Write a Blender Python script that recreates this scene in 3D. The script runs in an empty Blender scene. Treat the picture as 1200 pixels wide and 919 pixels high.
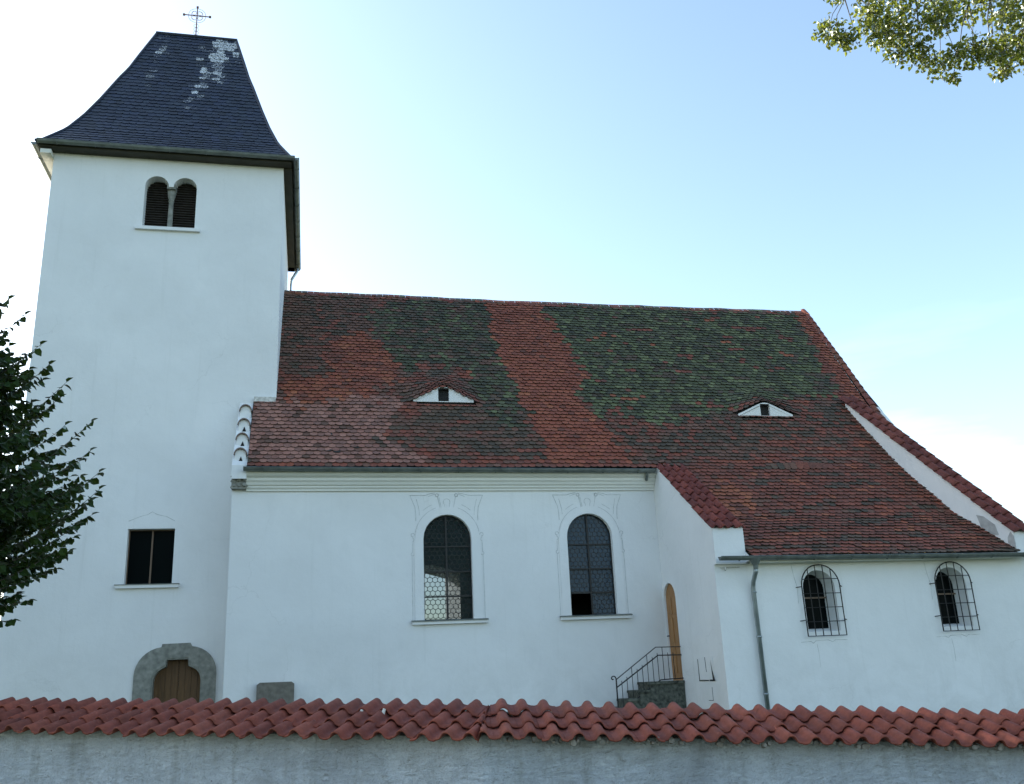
import bpy, math, random
from mathutils import Vector, Matrix, noise
from mathutils.geometry import tessellate_polygon
random.seed(7)
R = math.radians
C = bpy.context.scene.collection
SC = bpy.context.scene

# ------------------------------------------------------------------ camera
cd = bpy.data.cameras.new('camera'); cam = bpy.data.objects.new('camera', cd); C.objects.link(cam)
fx, fy = (0.978058, -0.205033, -0.047), (0.209, 0.932, 0.296)
F = Vector((0.20905, 0.93191, 0.29644)).normalized()
Xr = Vector((0.97801, -0.20527, -0.04440))
Xr = (Xr - F*Xr.dot(F)).normalized()
Up = Xr.cross(F)
cam.matrix_world = Matrix(((Xr.x, Up.x, -F.x, 0), (Xr.y, Up.y, -F.y, 0), (Xr.z, Up.z, -F.z, 1.7), (0, 0, 0, 1)))
cd.sensor_width = 36; cd.lens = 36*1092.44/1200; cd.clip_end = 3000; cd.clip_start = .05
SC.camera = cam

# ------------------------------------------------------------------ sky, sun, exposure
SUN_AZ, SUN_EL = R(-52), R(25)
w = bpy.data.worlds.new('World'); SC.world = w; w.use_nodes = True
nt = w.node_tree; nt.nodes.clear()
out = nt.nodes.new('ShaderNodeOutputWorld'); bg = nt.nodes.new('ShaderNodeBackground')
sky = nt.nodes.new('ShaderNodeTexSky'); sky.sky_type = 'NISHITA'; sky.sun_disc = False
sky.sun_elevation = SUN_EL; sky.sun_rotation = SUN_AZ % (2*math.pi)
sky.air_density = 1.0; sky.dust_density = 1.9; sky.ozone_density = .1; sky.altitude = 300
tc = nt.nodes.new('ShaderNodeTexCoord')
mp = nt.nodes.new('ShaderNodeMapping'); mp.inputs['Scale'].default_value = (1.6, 1.6, 9.0)
cn = nt.nodes.new('ShaderNodeTexNoise'); cn.inputs['Scale'].default_value = 1.7; cn.inputs['Detail'].default_value = 7; cn.inputs['Roughness'].default_value = .55
cr = nt.nodes.new('ShaderNodeValToRGB'); cr.color_ramp.elements[0].position = .5; cr.color_ramp.elements[1].position = .8
sep = nt.nodes.new('ShaderNodeSeparateXYZ')
mr = nt.nodes.new('ShaderNodeMapRange'); mr.inputs[1].default_value = .36; mr.inputs[2].default_value = .1; mr.inputs[3].default_value = 0; mr.inputs[4].default_value = .5
mul = nt.nodes.new('ShaderNodeMath'); mul.operation = 'MULTIPLY'
mix = nt.nodes.new('ShaderNodeMix'); mix.data_type = 'RGBA'; mix.inputs['B'].default_value = (7.0, 7.4, 7.9, 1)
L = nt.links.new
L(tc.outputs['Generated'], mp.inputs[0]); L(mp.outputs[0], cn.inputs['Vector']); L(cn.outputs['Fac'], cr.inputs[0])
L(tc.outputs['Generated'], sep.inputs[0]); L(sep.outputs['Z'], mr.inputs[0])
L(cr.outputs[0], mul.inputs[0]); L(mr.outputs[0], mul.inputs[1]); L(mul.outputs[0], mix.inputs['Factor'])
L(sky.outputs[0], mix.inputs['A']); tn = nt.nodes.new('ShaderNodeMix'); tn.data_type = 'RGBA'; tn.blend_type = 'MULTIPLY'; tn.inputs['Factor'].default_value = 1; tn.inputs['B'].default_value = (.965, 1.018, 1, 1)
L(mix.outputs['Result'], tn.inputs['A']); L(tn.outputs['Result'], bg.inputs[0]); L(bg.outputs[0], out.inputs[0])
bg.inputs[1].default_value = .12
sl = bpy.data.lights.new('sun', 'SUN'); sl.energy = 3.2; sl.angle = R(.53); sl.color = (1, .93, .82)
so = bpy.data.objects.new('sun', sl); C.objects.link(so)
sd = Vector((math.sin(SUN_AZ)*math.cos(SUN_EL), math.cos(SUN_AZ)*math.cos(SUN_EL), math.sin(SUN_EL)))
so.rotation_euler = sd.to_track_quat('Z', 'Y').to_euler(); so.location = sd*80
vs = SC.view_settings; vs.view_transform = 'Standard'; vs.look = 'None'; vs.gamma = 1; vs.use_curve_mapping = False
vs.exposure = 1.78
SC.render.engine = 'CYCLES'

# ------------------------------------------------------------------ helpers
class MB:
    def __init__(s): s.v = []; s.f = []; s.c = []; s.has = False
    def add(s, vs_, fs, col=None):
        b = len(s.v); s.v += [tuple(p) for p in vs_]
        for f in fs:
            s.f.append([b+i for i in f]); s.c.append(col or (1, 1, 1))
        if col: s.has = True
    def box(s, x0, x1, y0, y1, z0, z1, col=None):
        vs_ = [(x, y, z) for z in (z0, z1) for y in (y0, y1) for x in (x0, x1)]
        s.add(vs_, [(0, 2, 3, 1), (4, 5, 7, 6), (0, 1, 5, 4), (1, 3, 7, 5), (3, 2, 6, 7), (2, 0, 4, 6)], col)
    def prism(s, loop, d, col=None):
        """closed 3-D loop extruded along d"""
        d = Vector(d); n = len(loop); a = [Vector(p) for p in loop]
        tris = tessellate_polygon([a])
        s.add(a + [p+d for p in a], [tuple(t) for t in tris] + [tuple(n+i for i in reversed(t)) for t in tris]
              + [(i, (i+1) % n, n+(i+1) % n, n+i) for i in range(n)], col)
    def tube(s, pts, r, n=6, col=None, caps=True):
        pts = [Vector(p) for p in pts]; m = len(pts)
        rs = r if isinstance(r, (list, tuple)) else [r]*m
        vs_ = []; prev = None
        for i, p in enumerate(pts):
            t = (pts[min(i+1, m-1)] - pts[max(i-1, 0)]).normalized()
            if prev is None:
                a = t.cross(Vector((0, 0, 1)))
                if a.length < .1: a = t.cross(Vector((1, 0, 0)))
            else: a = prev - t*prev.dot(t)
            a.normalize(); prev = a; b = t.cross(a)
            for k in range(n):
                g = 2*math.pi*k/n; vs_.append(p + (a*math.cos(g) + b*math.sin(g))*rs[i])
        fs = [(i*n+k, i*n+(k+1) % n, (i+1)*n+(k+1) % n, (i+1)*n+k) for i in range(m-1) for k in range(n)]
        if caps: fs += [tuple(range(n-1, -1, -1)), tuple((m-1)*n+k for k in range(n))]
        s.add(vs_, fs, col)
    def ribbon(s, pts, wd, nrm, t=.003):
        """thin raised line on a surface"""
        nrm = Vector(nrm); pts = [Vector(p) for p in pts]
        for a, b in zip(pts, pts[1:]):
            d = (b-a)
            if d.length < 1e-4: continue
            d.normalize(); q = nrm.cross(d)*wd/2; e = d*wd*.3
            lo = [a-e-q, b+e-q, b+e+q, a-e+q]
            s.add([p+nrm*t for p in lo] + lo, [(0, 1, 2, 3), (4, 5, 1, 0), (5, 6, 2, 1), (6, 7, 3, 2), (7, 4, 0, 3)])
    def build(s, name, mat, parent=None, smooth=False):
        me = bpy.data.meshes.new(name); me.from_pydata(s.v, [], s.f); me.validate()
        if s.has:
            at = me.attributes.new('tile_colour', 'FLOAT_COLOR', 'FACE')
            flat = []
            for c in s.c: flat += [c[0], c[1], c[2], c[3] if len(c) > 3 else 1]
            at.data.foreach_set('color', flat)
        me.materials.append(mat)
        if smooth: me.polygons.foreach_set('use_smooth', [True]*len(me.polygons))
        o = bpy.data.objects.new(name, me); C.objects.link(o)
        if parent: o.parent = parent; o.matrix_parent_inverse = parent.matrix_basis.inverted()
        return o
def fixn(o):
    import bmesh
    bm = bmesh.new(); bm.from_mesh(o.data); bmesh.ops.recalc_face_normals(bm, faces=bm.faces); bm.to_mesh(o.data); bm.free(); return o
def tag(o, label=None, cat=None, group=None, kind=None):
    for k, v in (('label', label), ('category', cat), ('group', group), ('kind', kind)):
        if v: o[k] = v
    return o
def empty(name, loc):
    o = bpy.data.objects.new(name, None); o.location = loc; C.objects.link(o); o.empty_display_size = .3
    bpy.context.view_layer.update(); return o
def arch(x0, x1, zb, zs, n=12, rise=None):
    """opening outline in (x,z), from bottom left up over the arch to bottom right (clockwise)"""
    c = (x0+x1)/2; r = (x1-x0)/2; h = rise or r
    return [(x0, zb)] + [(c - r*math.cos(math.pi*i/n), zs + h*math.sin(math.pi*i/n)) for i in range(n+1)] + [(x1, zb)]
def panel(mb, outer, holes, fn, th, back=None):
    """wall slab with openings. fn(p2, depth)->3-D; holes: list of (front loop, back loop)"""
    loops = [outer] + [h[0] for h in holes]; bl = [outer] + [h[1] or h[0] for h in holes]
    for LL, d, flip in ((loops, 0, False), (bl, th, True)):
        flat = [p for l in LL for p in l]
        tr = tessellate_polygon([[Vector((p[0], p[1], 0)) for p in l] for l in LL])
        mb.add([fn(p, d) for p in flat], [tuple(t) for t in tr])
    for a, b in zip(loops, bl):
        n = len(a)
        mb.add([fn(p, 0) for p in a] + [fn(p, th) for p in b], [(i, (i+1) % n, n+(i+1) % n, n+i) for i in range(n)])

# ------------------------------------------------------------------ materials
def mat(name):
    m = bpy.data.materials.new(name); m.use_nodes = True
    t = m.node_tree; b = t.nodes['Principled BSDF']; return m, t, b
def nd(t, kind, **kw):
    n = t.nodes.new(kind)
    for k, v in kw.items():
        if k in n.inputs: n.inputs[k].default_value = v
        else: setattr(n, k, v)
    return n
def ramp(t, fac, stops):
    r = t.nodes.new('ShaderNodeValToRGB'); e = r.color_ramp.elements
    while len(e) < len(stops): e.new(.5)
    for i, (p, c) in enumerate(stops):
        e[i].position = p; e[i].color = (*c, 1) if len(c) == 3 else c
    t.links.new(fac, r.inputs[0]); return r.outputs[0]
def mixc(t, f, a, b, mode='MIX'):
    m = t.nodes.new('ShaderNodeMix'); m.data_type = 'RGBA'; m.blend_type = mode
    for s_, v in (('Factor', f), ('A', a), ('B', b)):
        if isinstance(v, (int, float)): m.inputs[s_].default_value = v
        elif isinstance(v, tuple): m.inputs[s_].default_value = (*v, 1) if len(v) == 3 else v
        else: t.links.new(v, m.inputs[s_])
    return m.outputs['Result']
def bump(t, b, h, strength, dist, prev=None):
    n = t.nodes.new('ShaderNodeBump'); n.inputs['Strength'].default_value = strength; n.inputs['Distance'].default_value = dist
    t.links.new(h, n.inputs['Height'])
    if prev: t.links.new(prev, n.inputs['Normal'])
    t.links.new(n.outputs[0], b.inputs['Normal']); return n.outputs[0]
def coord(t, scale=(1, 1, 1)):
    c = t.nodes.new('ShaderNodeTexCoord'); m = t.nodes.new('ShaderNodeMapping'); m.inputs['Scale'].default_value = scale
    t.links.new(c.outputs['Object'], m.inputs[0]); return m.outputs[0]
def noi(t, v, s, det=4, rough=.5, dist=0):
    n = nd(t, 'ShaderNodeTexNoise', Scale=s, Detail=det, Roughness=rough, Distortion=dist); t.links.new(v, n.inputs['Vector']); return n.outputs['Fac']
def simple(name, col, rough=.7, metal=0, var=.25, ns=6, bs=0):
    m, t, b = mat(name); v = coord(t)
    f = noi(t, v, ns, 5)
    c = ramp(t, f, [(.3, tuple(x*(1-var) for x in col)), (.7, tuple(min(1, x*(1+var)) for x in col))])
    t.links.new(c, b.inputs['Base Color']); b.inputs['Roughness'].default_value = rough; b.inputs['Metallic'].default_value = metal
    if bs: bump(t, b, noi(t, v, ns*6, 6, .6), bs, .01)
    return m
def plaster_mat(name, col, rough_bump, stain, speck=0.0, weather=False):
    m, t, b = mat(name); v = coord(t)
    big = noi(t, v, .45, 6, .6, .4); mid = noi(t, coord(t, (1, 1, .35)), 2.2, 6, .62); fine = noi(t, v, 38, 5, .6)
    c = ramp(t, big, [(.3, tuple(x*(1-stain) for x in col)), (.62, col)])
    c = mixc(t, mixfac(t, mid, .58, .8, stain*1.3), c, (col[0]*.62, col[1]*.63, col[2]*.62))
    c = mixc(t, mixfac(t, fine, .2, .8, .10), c, (col[0]*.75, col[1]*.75, col[2]*.76))
    if weather:
        g = t.nodes.new('ShaderNodeNewGeometry'); sx = t.nodes.new('ShaderNodeSeparateXYZ'); t.links.new(g.outputs['Position'], sx.inputs[0])
        damp = mixfac(t, sx.outputs['Z'], 3.2, .6, 1)
        dm = t.nodes.new('ShaderNodeMath'); dm.operation = 'MULTIPLY'; t.links.new(damp, dm.inputs[0]); t.links.new(mixfac(t, noi(t, v, 1.3, 7, .68, .6), .42, .62, .30), dm.inputs[1])
        c = mixc(t, dm.outputs[0], c, (.50, .50, .47))
        run = noi(t, coord(t, (3.2, 3.2, .13)), 2.0, 6, .6)                       # rain runs
        c = mixc(t, mixfac(t, run, .58, .74, .16), c, (.52, .52, .49))
        pa = noi(t, v, .8, 3, .4, 1.5); c = mixc(t, mixfac(t, pa, .56, .575, .05), c, (.66, .66, .64))   # repaired areas
        wv = nd(t, 'ShaderNodeTexVoronoi', Scale=.42); wv.feature = 'DISTANCE_TO_EDGE'
        dv = t.nodes.new('ShaderNodeVectorMath'); dv.operation = 'ADD'; nn = nd(t, 'ShaderNodeTexNoise', Scale=1.6, Detail=6, Roughness=.6); t.links.new(v, nn.inputs['Vector'])
        sc_ = t.nodes.new('ShaderNodeVectorMath'); sc_.operation = 'SCALE'; sc_.inputs['Scale'].default_value = .9; t.links.new(nn.outputs['Color'], sc_.inputs[0])
        t.links.new(v, dv.inputs[0]); t.links.new(sc_.outputs[0], dv.inputs[1]); t.links.new(dv.outputs[0], wv.inputs['Vector'])
        ck = t.nodes.new('ShaderNodeMath'); ck.operation = 'MULTIPLY'; t.links.new(mixfac(t, wv.outputs['Distance'], .006, .001, .16), ck.inputs[0]); t.links.new(mixfac(t, noi(t, v, .5, 3), .50, .60, 1), ck.inputs[1])
        c = mixc(t, ck.outputs[0], c, (.36, .36, .34))                              # hairline cracks here and there
    if speck:
        vo = nd(t, 'ShaderNodeTexVoronoi', Scale=9.0); t.links.new(v, vo.inputs['Vector'])
        sp = mixfac(t, vo.outputs['Distance'], .10, .04, speck)
        c = mixc(t, sp, c, (.16, .16, .15))
    t.links.new(c, b.inputs['Base Color']); b.inputs['Roughness'].default_value = .93
    b.inputs['Specular IOR Level'].default_value = .2
    n = bump(t, b, noi(t, v, 1.6, 4), .35, .05)
    n = bump(t, b, fine, rough_bump, .006, n)
    bump(t, b, noi(t, v, 9, 5, .6), rough_bump*.8, .012, n)
    return m
def mixfac(t, fac, lo, hi, amt):
    n = t.nodes.new('ShaderNodeMapRange'); n.clamp = True
    n.inputs[1].default_value = lo; n.inputs[2].default_value = hi; n.inputs[3].default_value = 0; n.inputs[4].default_value = amt
    t.links.new(fac, n.inputs[0]); return n.outputs[0]

M = {}
M['plaster'] = plaster_mat('white_lime_plaster', (.80, .80, .79), .4, .09, 0, True)
M['cream'] = plaster_mat('cream_plaster', (.76, .75, .69), .2, .08)
# rough boundary wall plaster
def rough_plaster():
    m, t, b = mat('rough_grey_plaster'); v = coord(t)
    big = noi(t, v, 1.1, 7, .62, .5); mid = noi(t, v, 5, 6, .65, .8)
    vd = coord(t, (1, 1, 1)); 
    rot = t.nodes.new('ShaderNodeMapping'); rot.inputs['Rotation'].default_value = (.5, .6, .4); rot.inputs['Scale'].default_value = (9, 9, 26)
    t.links.new(vd, rot.inputs[0]); trowel = noi(t, rot.outputs[0], 1.0, 6, .7, 1.2)
    c = ramp(t, big, [(.3, (.45, .485, .53)), (.5, (.63, .68, .735)), (.72, (.75, .80, .86))])
    c = mixc(t, mixfac(t, mid, .52, .75, .5), c, (.36, .37, .36))
    c = mixc(t, mixfac(t, trowel, .58, .68, .6), c, (.22, .22, .20))
    vo = nd(t, 'ShaderNodeTexVoronoi', Scale=5.0); t.links.new(v, vo.inputs['Vector'])
    c = mixc(t, mixfac(t, vo.outputs['Distance'], .05, .03, .6), c, (.10, .10, .09))
    grain = noi(t, v, 55, 5, .75); c = mixc(t, mixfac(t, grain, .52, .70, .5), c, (.28, .29, .29))
    drip = noi(t, coord(t, (5, 5, .5)), 1.4, 5, .6); c = mixc(t, mixfac(t, drip, .52, .68, .35), c, (.30, .32, .30))
    t.links.new(c, b.inputs['Base Color']); b.inputs['Roughness'].default_value = .95; b.inputs['Specular IOR Level'].default_value = .15
    n = bump(t, b, trowel, 1.0, .05); n = bump(t, b, mid, 1.0, .05, n); bump(t, b, grain, .9, .012, n)
    return m
M['rough'] = rough_plaster()
def tile_mat(name, rough, ns, amp, spec=.3, lichen=0, bs=.4):
    m, t, b = mat(name); v = coord(t)
    a = nd(t, 'ShaderNodeAttribute', attribute_name='tile_colour')
    f = noi(t, v, ns, 5, .65)
    c = mixc(t, 1.0, a.outputs['Color'], ramp(t, f, [(.25, (1-amp,)*3), (.75, (1+amp,)*3)]), 'MULTIPLY')
    if lichen:
        l = noi(t, v, 28, 5, .7)
        c = mixc(t, mixfac(t, l, .60, .70, lichen), c, (.30, .30, .25))
    t.links.new(c, b.inputs['Base Color']); b.inputs['Roughness'].default_value = rough; b.inputs['Specular IOR Level'].default_value = spec
    bump(t, b, noi(t, v, ns*3, 4, .6), bs, .006)
    return m
M['beaver'] = tile_mat('plain_clay_tile', .72, 14, .35, .4)
M['pantile'] = tile_mat('red_pantile', .70, 14, .28, .3, .12)
def slate_mat():
    m, t, b = mat('slate'); v = coord(t)
    a = nd(t, 'ShaderNodeAttribute', attribute_name='tile_colour')
    f = noi(t, v, 9, 5, .65)
    c = mixc(t, 1.0, a.outputs['Color'], ramp(t, f, [(.25, (.7,)*3), (.75, (1.3,)*3)]), 'MULTIPLY')
    wn = noi(t, coord(t, (1, 1, .55)), 30, 3, .8)
    sub = t.nodes.new('ShaderNodeMath'); sub.operation = 'SUBTRACT'; sub.inputs[0].default_value = 1
    t.links.new(a.outputs['Alpha'], sub.inputs[1])
    add = t.nodes.new('ShaderNodeMath'); add.operation = 'ADD'; t.links.new(sub.outputs[0], add.inputs[0]); t.links.new(wn, add.inputs[1])
    c = mixc(t, mixfac(t, add.outputs[0], .82, .98, 1), c, (.78, .80, .82))
    t.links.new(c, b.inputs['Base Color']); b.inputs['Roughness'].default_value = .5; b.inputs['Specular IOR Level'].default_value = .4
    bump(t, b, noi(t, v, 40, 4, .6), .3, .004)
    return m
M['slate'] = slate_mat()
M['zinc'] = simple('weathered_zinc', (.16, .18, .17), .5, .5, .3, 4)
M['zinc_pale'] = simple('pale_zinc_pipe', (.30, .34, .35), .42, .7, .25, 3)
M['iron'] = simple('black_iron', (.018, .017, .016), .55, .3, .4, 20)
M['rust'] = simple('rusty_gilt_iron', (.20, .075, .04), .6, .3, .5, 15)
M['stone'] = simple('grey_sandstone', (.235, .235, .205), .9, 0, .30, 9, .6)
M['slab'] = simple('dark_grey_stone', (.16, .145, .12), .85, 0, .25, 9, .4)
M['moss_stone'] = simple('mossy_stone', (.085, .09, .072), .9, 0, .75, 11, .8)
M['line'] = simple('grey_plaster_line', (.50, .51, .50), .95, 0, .25, 8)
M['crack'] = simple('plaster_crack', (.50, .51, .49), .95, 0, .3, 8)
M['mortar'] = simple('pale_mortar', (.55, .54, .50), .95, 0, .3, 12, .6)
M['old_mortar'] = simple('weathered_grey_mortar', (.22, .20, .17), .95, 0, .4, 12, .6)
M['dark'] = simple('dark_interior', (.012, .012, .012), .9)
M['cement'] = simple('pale_cement', (.40, .40, .39), .95, 0, .2, 6)
M['dark_wood'] = simple('dark_louvre_wood', (.035, .028, .022), .7, 0, .3, 8)  # dark brown wood for the belfry louvres
M['soffit'] = simple('olive_brown_eave_board', (.038, .036, .024), .75, 0, .3, 3)
M['underlay'] = simple('dark_roof_underlay', (.02, .018, .016), .95)
def wood_mat(name, a, b_, s):
    m, t, b = mat(name); v = coord(t, (9, 9, .8)); f = noi(t, v, s, 6, .6, 1.2)
    t.links.new(ramp(t, f, [(.3, a), (.7, b_)]), b.inputs['Base Color']); b.inputs['Roughness'].default_value = .55
    bump(t, b, f, .25, .004); return m
M['door'] = wood_mat('golden_brown_oak', (.22, .10, .030), (.44, .22, .075), 2.5)
M['door_dark'] = wood_mat('dark_brown_oak', (.075, .034, .008), (.15, .070, .018), 2.5)
M['frame'] = wood_mat('brown_window_frame', (.10, .062, .036), (.17, .11, .068), 3)
def glass_mat(name, tint, keep, rough, dif, ior):
    """leaded glass: part of the light passes straight through, part is mirrored"""
    m, t, b = mat(name); t.nodes.remove(b); o = t.nodes['Material Output']
    tr = t.nodes.new('ShaderNodeBsdfTransparent'); tr.inputs[0].default_value = (*tint, 1)
    gl = t.nodes.new('ShaderNodeBsdfGlossy'); gl.inputs['Roughness'].default_value = rough; gl.inputs[0].default_value = (.9, .95, 1, 1)
    df = t.nodes.new('ShaderNodeBsdfDiffuse'); df.inputs[0].default_value = (*dif, 1)
    v = coord(t); bp = t.nodes.new('ShaderNodeBump'); bp.inputs['Strength'].default_value = .5; bp.inputs['Distance'].default_value = .03
    t.links.new(noi(t, v, 7, 2), bp.inputs['Height']); t.links.new(bp.outputs[0], gl.inputs['Normal'])
    m1 = t.nodes.new('ShaderNodeMixShader'); m1.inputs[0].default_value = keep
    t.links.new(df.outputs[0], m1.inputs[1]); t.links.new(tr.outputs[0], m1.inputs[2])
    fr = t.nodes.new('ShaderNodeFresnel'); fr.inputs[0].default_value = ior
    m2 = t.nodes.new('ShaderNodeMixShader'); t.links.new(fr.outputs[0], m2.inputs[0])
    t.links.new(m1.outputs[0], m2.inputs[1]); t.links.new(gl.outputs[0], m2.inputs[2])
    t.links.new(m2.outputs[0], o.inputs[0]); return m
M['glass_green'] = glass_mat('greenish_leaded_glass', (.82, .90, .97), .46, .06, (.012, .024, .022), 1.12)
M['glass_blue'] = glass_mat('blue_grey_leaded_glass', (.40, .48, .52), .10, .18, (.040, .062, .085), 1.25)
m_, t_, b_ = mat('dark_glass'); b_.inputs['Base Color'].default_value = (.003, .005, .005, 1); b_.inputs['Roughness'].default_value = .3; b_.inputs['Specular IOR Level'].default_value = .03; M['dark_glass'] = m_
def leaf_mat(name, dark, light, trans):
    m, t, b = mat(name); t.nodes.remove(b); o = t.nodes['Material Output']
    gi = t.nodes.new('ShaderNodeAttribute'); gi.attribute_name = 'tile_colour'
    c = mixc(t, gi.outputs['Fac'], dark, light)
    d = t.nodes.new('ShaderNodeBsdfDiffuse'); t.links.new(c, d.inputs[0])
    tr = t.nodes.new('ShaderNodeBsdfTranslucent'); t.links.new(mixc(t, .4, c, (.30, .36, .03)), tr.inputs[0])
    g = t.nodes.new('ShaderNodeBsdfGlossy'); g.inputs['Roughness'].default_value = .55; g.inputs[0].default_value = (.35, .38, .33, 1)
    m1 = t.nodes.new('ShaderNodeMixShader'); m1.inputs[0].default_value = trans
    t.links.new(d.outputs[0], m1.inputs[1]); t.links.new(tr.outputs[0], m1.inputs[2])
    fr = t.nodes.new('ShaderNodeFresnel'); fr.inputs[0].default_value = 1.35
    m2 = t.nodes.new('ShaderNodeMixShader'); t.links.new(fr.outputs[0], m2.inputs[0]); t.links.new(m1.outputs[0], m2.inputs[1]); t.links.new(g.outputs[0], m2.inputs[2])
    t.links.new(m2.outputs[0], o.inputs[0]); return m
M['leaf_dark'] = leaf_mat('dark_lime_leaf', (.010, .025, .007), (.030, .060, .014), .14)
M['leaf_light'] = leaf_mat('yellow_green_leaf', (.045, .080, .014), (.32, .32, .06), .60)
M['bark'] = simple('bark', (.07, .055, .04), .9, 0, .4, 8, .6)
M['grass'] = simple('grass_ground', (.05, .075, .025), .95, 0, .5, 3, .5)
M['asphalt'] = simple('grey_asphalt', (.06, .06, .058), .9, 0, .3, 20, .4)

# ------------------------------------------------------------------ ground
KX, KY = 1.665, 8.998                                   # bend of the boundary wall (its rear top edge)
aR, aL = R(7), R(28)
nR = Vector((math.sin(aR), math.cos(aR), 0)); dR = Vector((math.cos(aR), -math.sin(aR), 0))
nL = Vector((math.sin(aL), math.cos(aL), 0)); dL = Vector((-math.cos(aL), math.sin(aL), 0))
def gz(x): return -.06*max(-18, min(22, x))
mb = MB(); xs = [-900, -300, -60, -18, -9, 0, 9, 22, 60, 300, 900]; ys = [-900, -100, -20, -4, 4, 14, 40, 150, 900]
mb.add([(x, y, gz(x)-.05) for y in ys for x in xs], [(j*len(xs)+i, j*len(xs)+i+1, (j+1)*len(xs)+i+1, (j+1)*len(xs)+i) for j in range(len(ys)-1) for i in range(len(xs)-1)])
tag(mb.build('ground', M['grass']), kind='structure')
mb = MB(); ps = []
for x in (-60, -18, -9, 0, 9, 22, 60):
    ps += [(x, -3.5, gz(x)-.042), (x, 5.5, gz(x)-.042)]
mb.add(ps, [(2*i, 2*i+2, 2*i+3, 2*i+1) for i in range(6)])
tag(mb.build('road', M['asphalt']), kind='structure')
K0 = Vector((KX, KY, 0)); GY = .45
mb = MB(); pl = K0 - nL*.2 + dL*16; pk = K0 - (nL+nR)*.1; pr = K0 - nR*.2 + dR*22
lp = [(pl.x, pl.y, GY), (pk.x, pk.y, GY), (pr.x, pr.y, GY), (45, pr.y, GY), (45, 70, GY), (-40, 70, GY), (-40, pl.y, GY)]
mb.prism(lp, (0, 0, -2.4)); tag(fixn(mb.build('churchyard', M['grass'])), kind='structure')

# ------------------------------------------------------------------ the church
church = empty('church', (2, 27, GY))
tag(church, 'white plastered village church with slate capped tower and mossy red tiled roof', 'church')
TY = 24.35; TX0, TX1, TYB = -7.03, -.94, 30.95
# --- tower walls
front = lambda y: (lambda p, d: (p[0], y+d, p[1]))
bel = [(-4.63, 13.95)] + [(-4.32-.31*math.cos(math.pi*i/10), 15.22+.31*math.sin(math.pi*i/10)) for i in range(11)] + \
      [(-3.58-.31*math.cos(math.pi*i/10), 15.22+.31*math.sin(math.pi*i/10)) for i in range(11)] + [(-3.27, 13.95)]
twin = [(-4.38, 4.36), (-4.38, 5.71), (-3.28, 5.71), (-3.28, 4.36)]
def corner(cx, cz, r, a0, a1, n=6): return [(cx+r*math.cos(R(a0+(a1-a0)*i/n)), cz+r*math.sin(R(a0+(a1-a0)*i/n))) for i in range(n+1)]
por = [(-3.6, .2), (-3.6, 2.1)] + corner(-3.28, 2.1, .32, 180, 110, 4) + [(-3.31, 2.44), (-3.29, 2.6), (-2.78, 2.6), (-2.76, 2.44)] + corner(-2.77, 2.1, .32, 70, 0, 4) + [(-2.45, .2)]
mb = MB()
panel(mb, [(TX0, .1), (TX0, 16.12), (TX1, 16.12), (TX1, .1)], [(bel, None), (twin, None), (por, None)], front(TY), .55)
mb.box(TX0, TX0+.55, TY+.55, TYB, .1, 16.12); mb.box(TX1-.55, TX1, TY+.55, TYB, .1, 16.12); mb.box(TX0+.55, TX1-.55, TYB-.55, TYB, .1, 16.12)
fixn(mb.build('tower_wall', M['plaster'], church))
# --- tower roof (bell-cast hipped roof in slate)
EX0, EX1, EY0, EY1 = -7.42, -.66, 23.98, 31.35; RX0, RX1, RY = -5.28, -2.75, 27.7
prof = [(0, 16.16), (.03, 16.22), (.12, 16.61), (.215, 17.03), (.25, 17.21), (.36, 17.87), (.38, 18.0), (.5, 18.84), (.66, 20.05), (.74, 20.6), (.83, 21.36), (1, 22.75)]
def pz(t):
    for (a, za), (b, zb) in zip(prof, prof[1:]):
        if t <= b: return za + (zb-za)*(t-a)/(b-a)
    return prof[-1][1]
def lerp(a, b, t): return a+(b-a)*t
def tcorner(t): return (lerp(EX0, RX0, t), lerp(EX1, RX1, t), lerp(EY0, RY, t), lerp(EY1, RY, t), pz(t))
mb = MB(); N = 30; ring = []
SLC = lambda k=1: tuple(x*k for x in (.013, .019, .034))
for i in range(N+1):
    x0, x1, y0, y1, z = tcorner(i/N); z -= .02
    ring.append([(x0, y0, z), (x1, y0, z), (x1, y1, z), (x0, y1, z)])
flat = [p for r_ in ring for p in r_]
mb.add(flat, [(4*i+k, 4*i+(k+1) % 4, 4*i+4+(k+1) % 4, 4*i+4+k) for i in range(N) for k in range(4)], SLC(.6))
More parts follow.
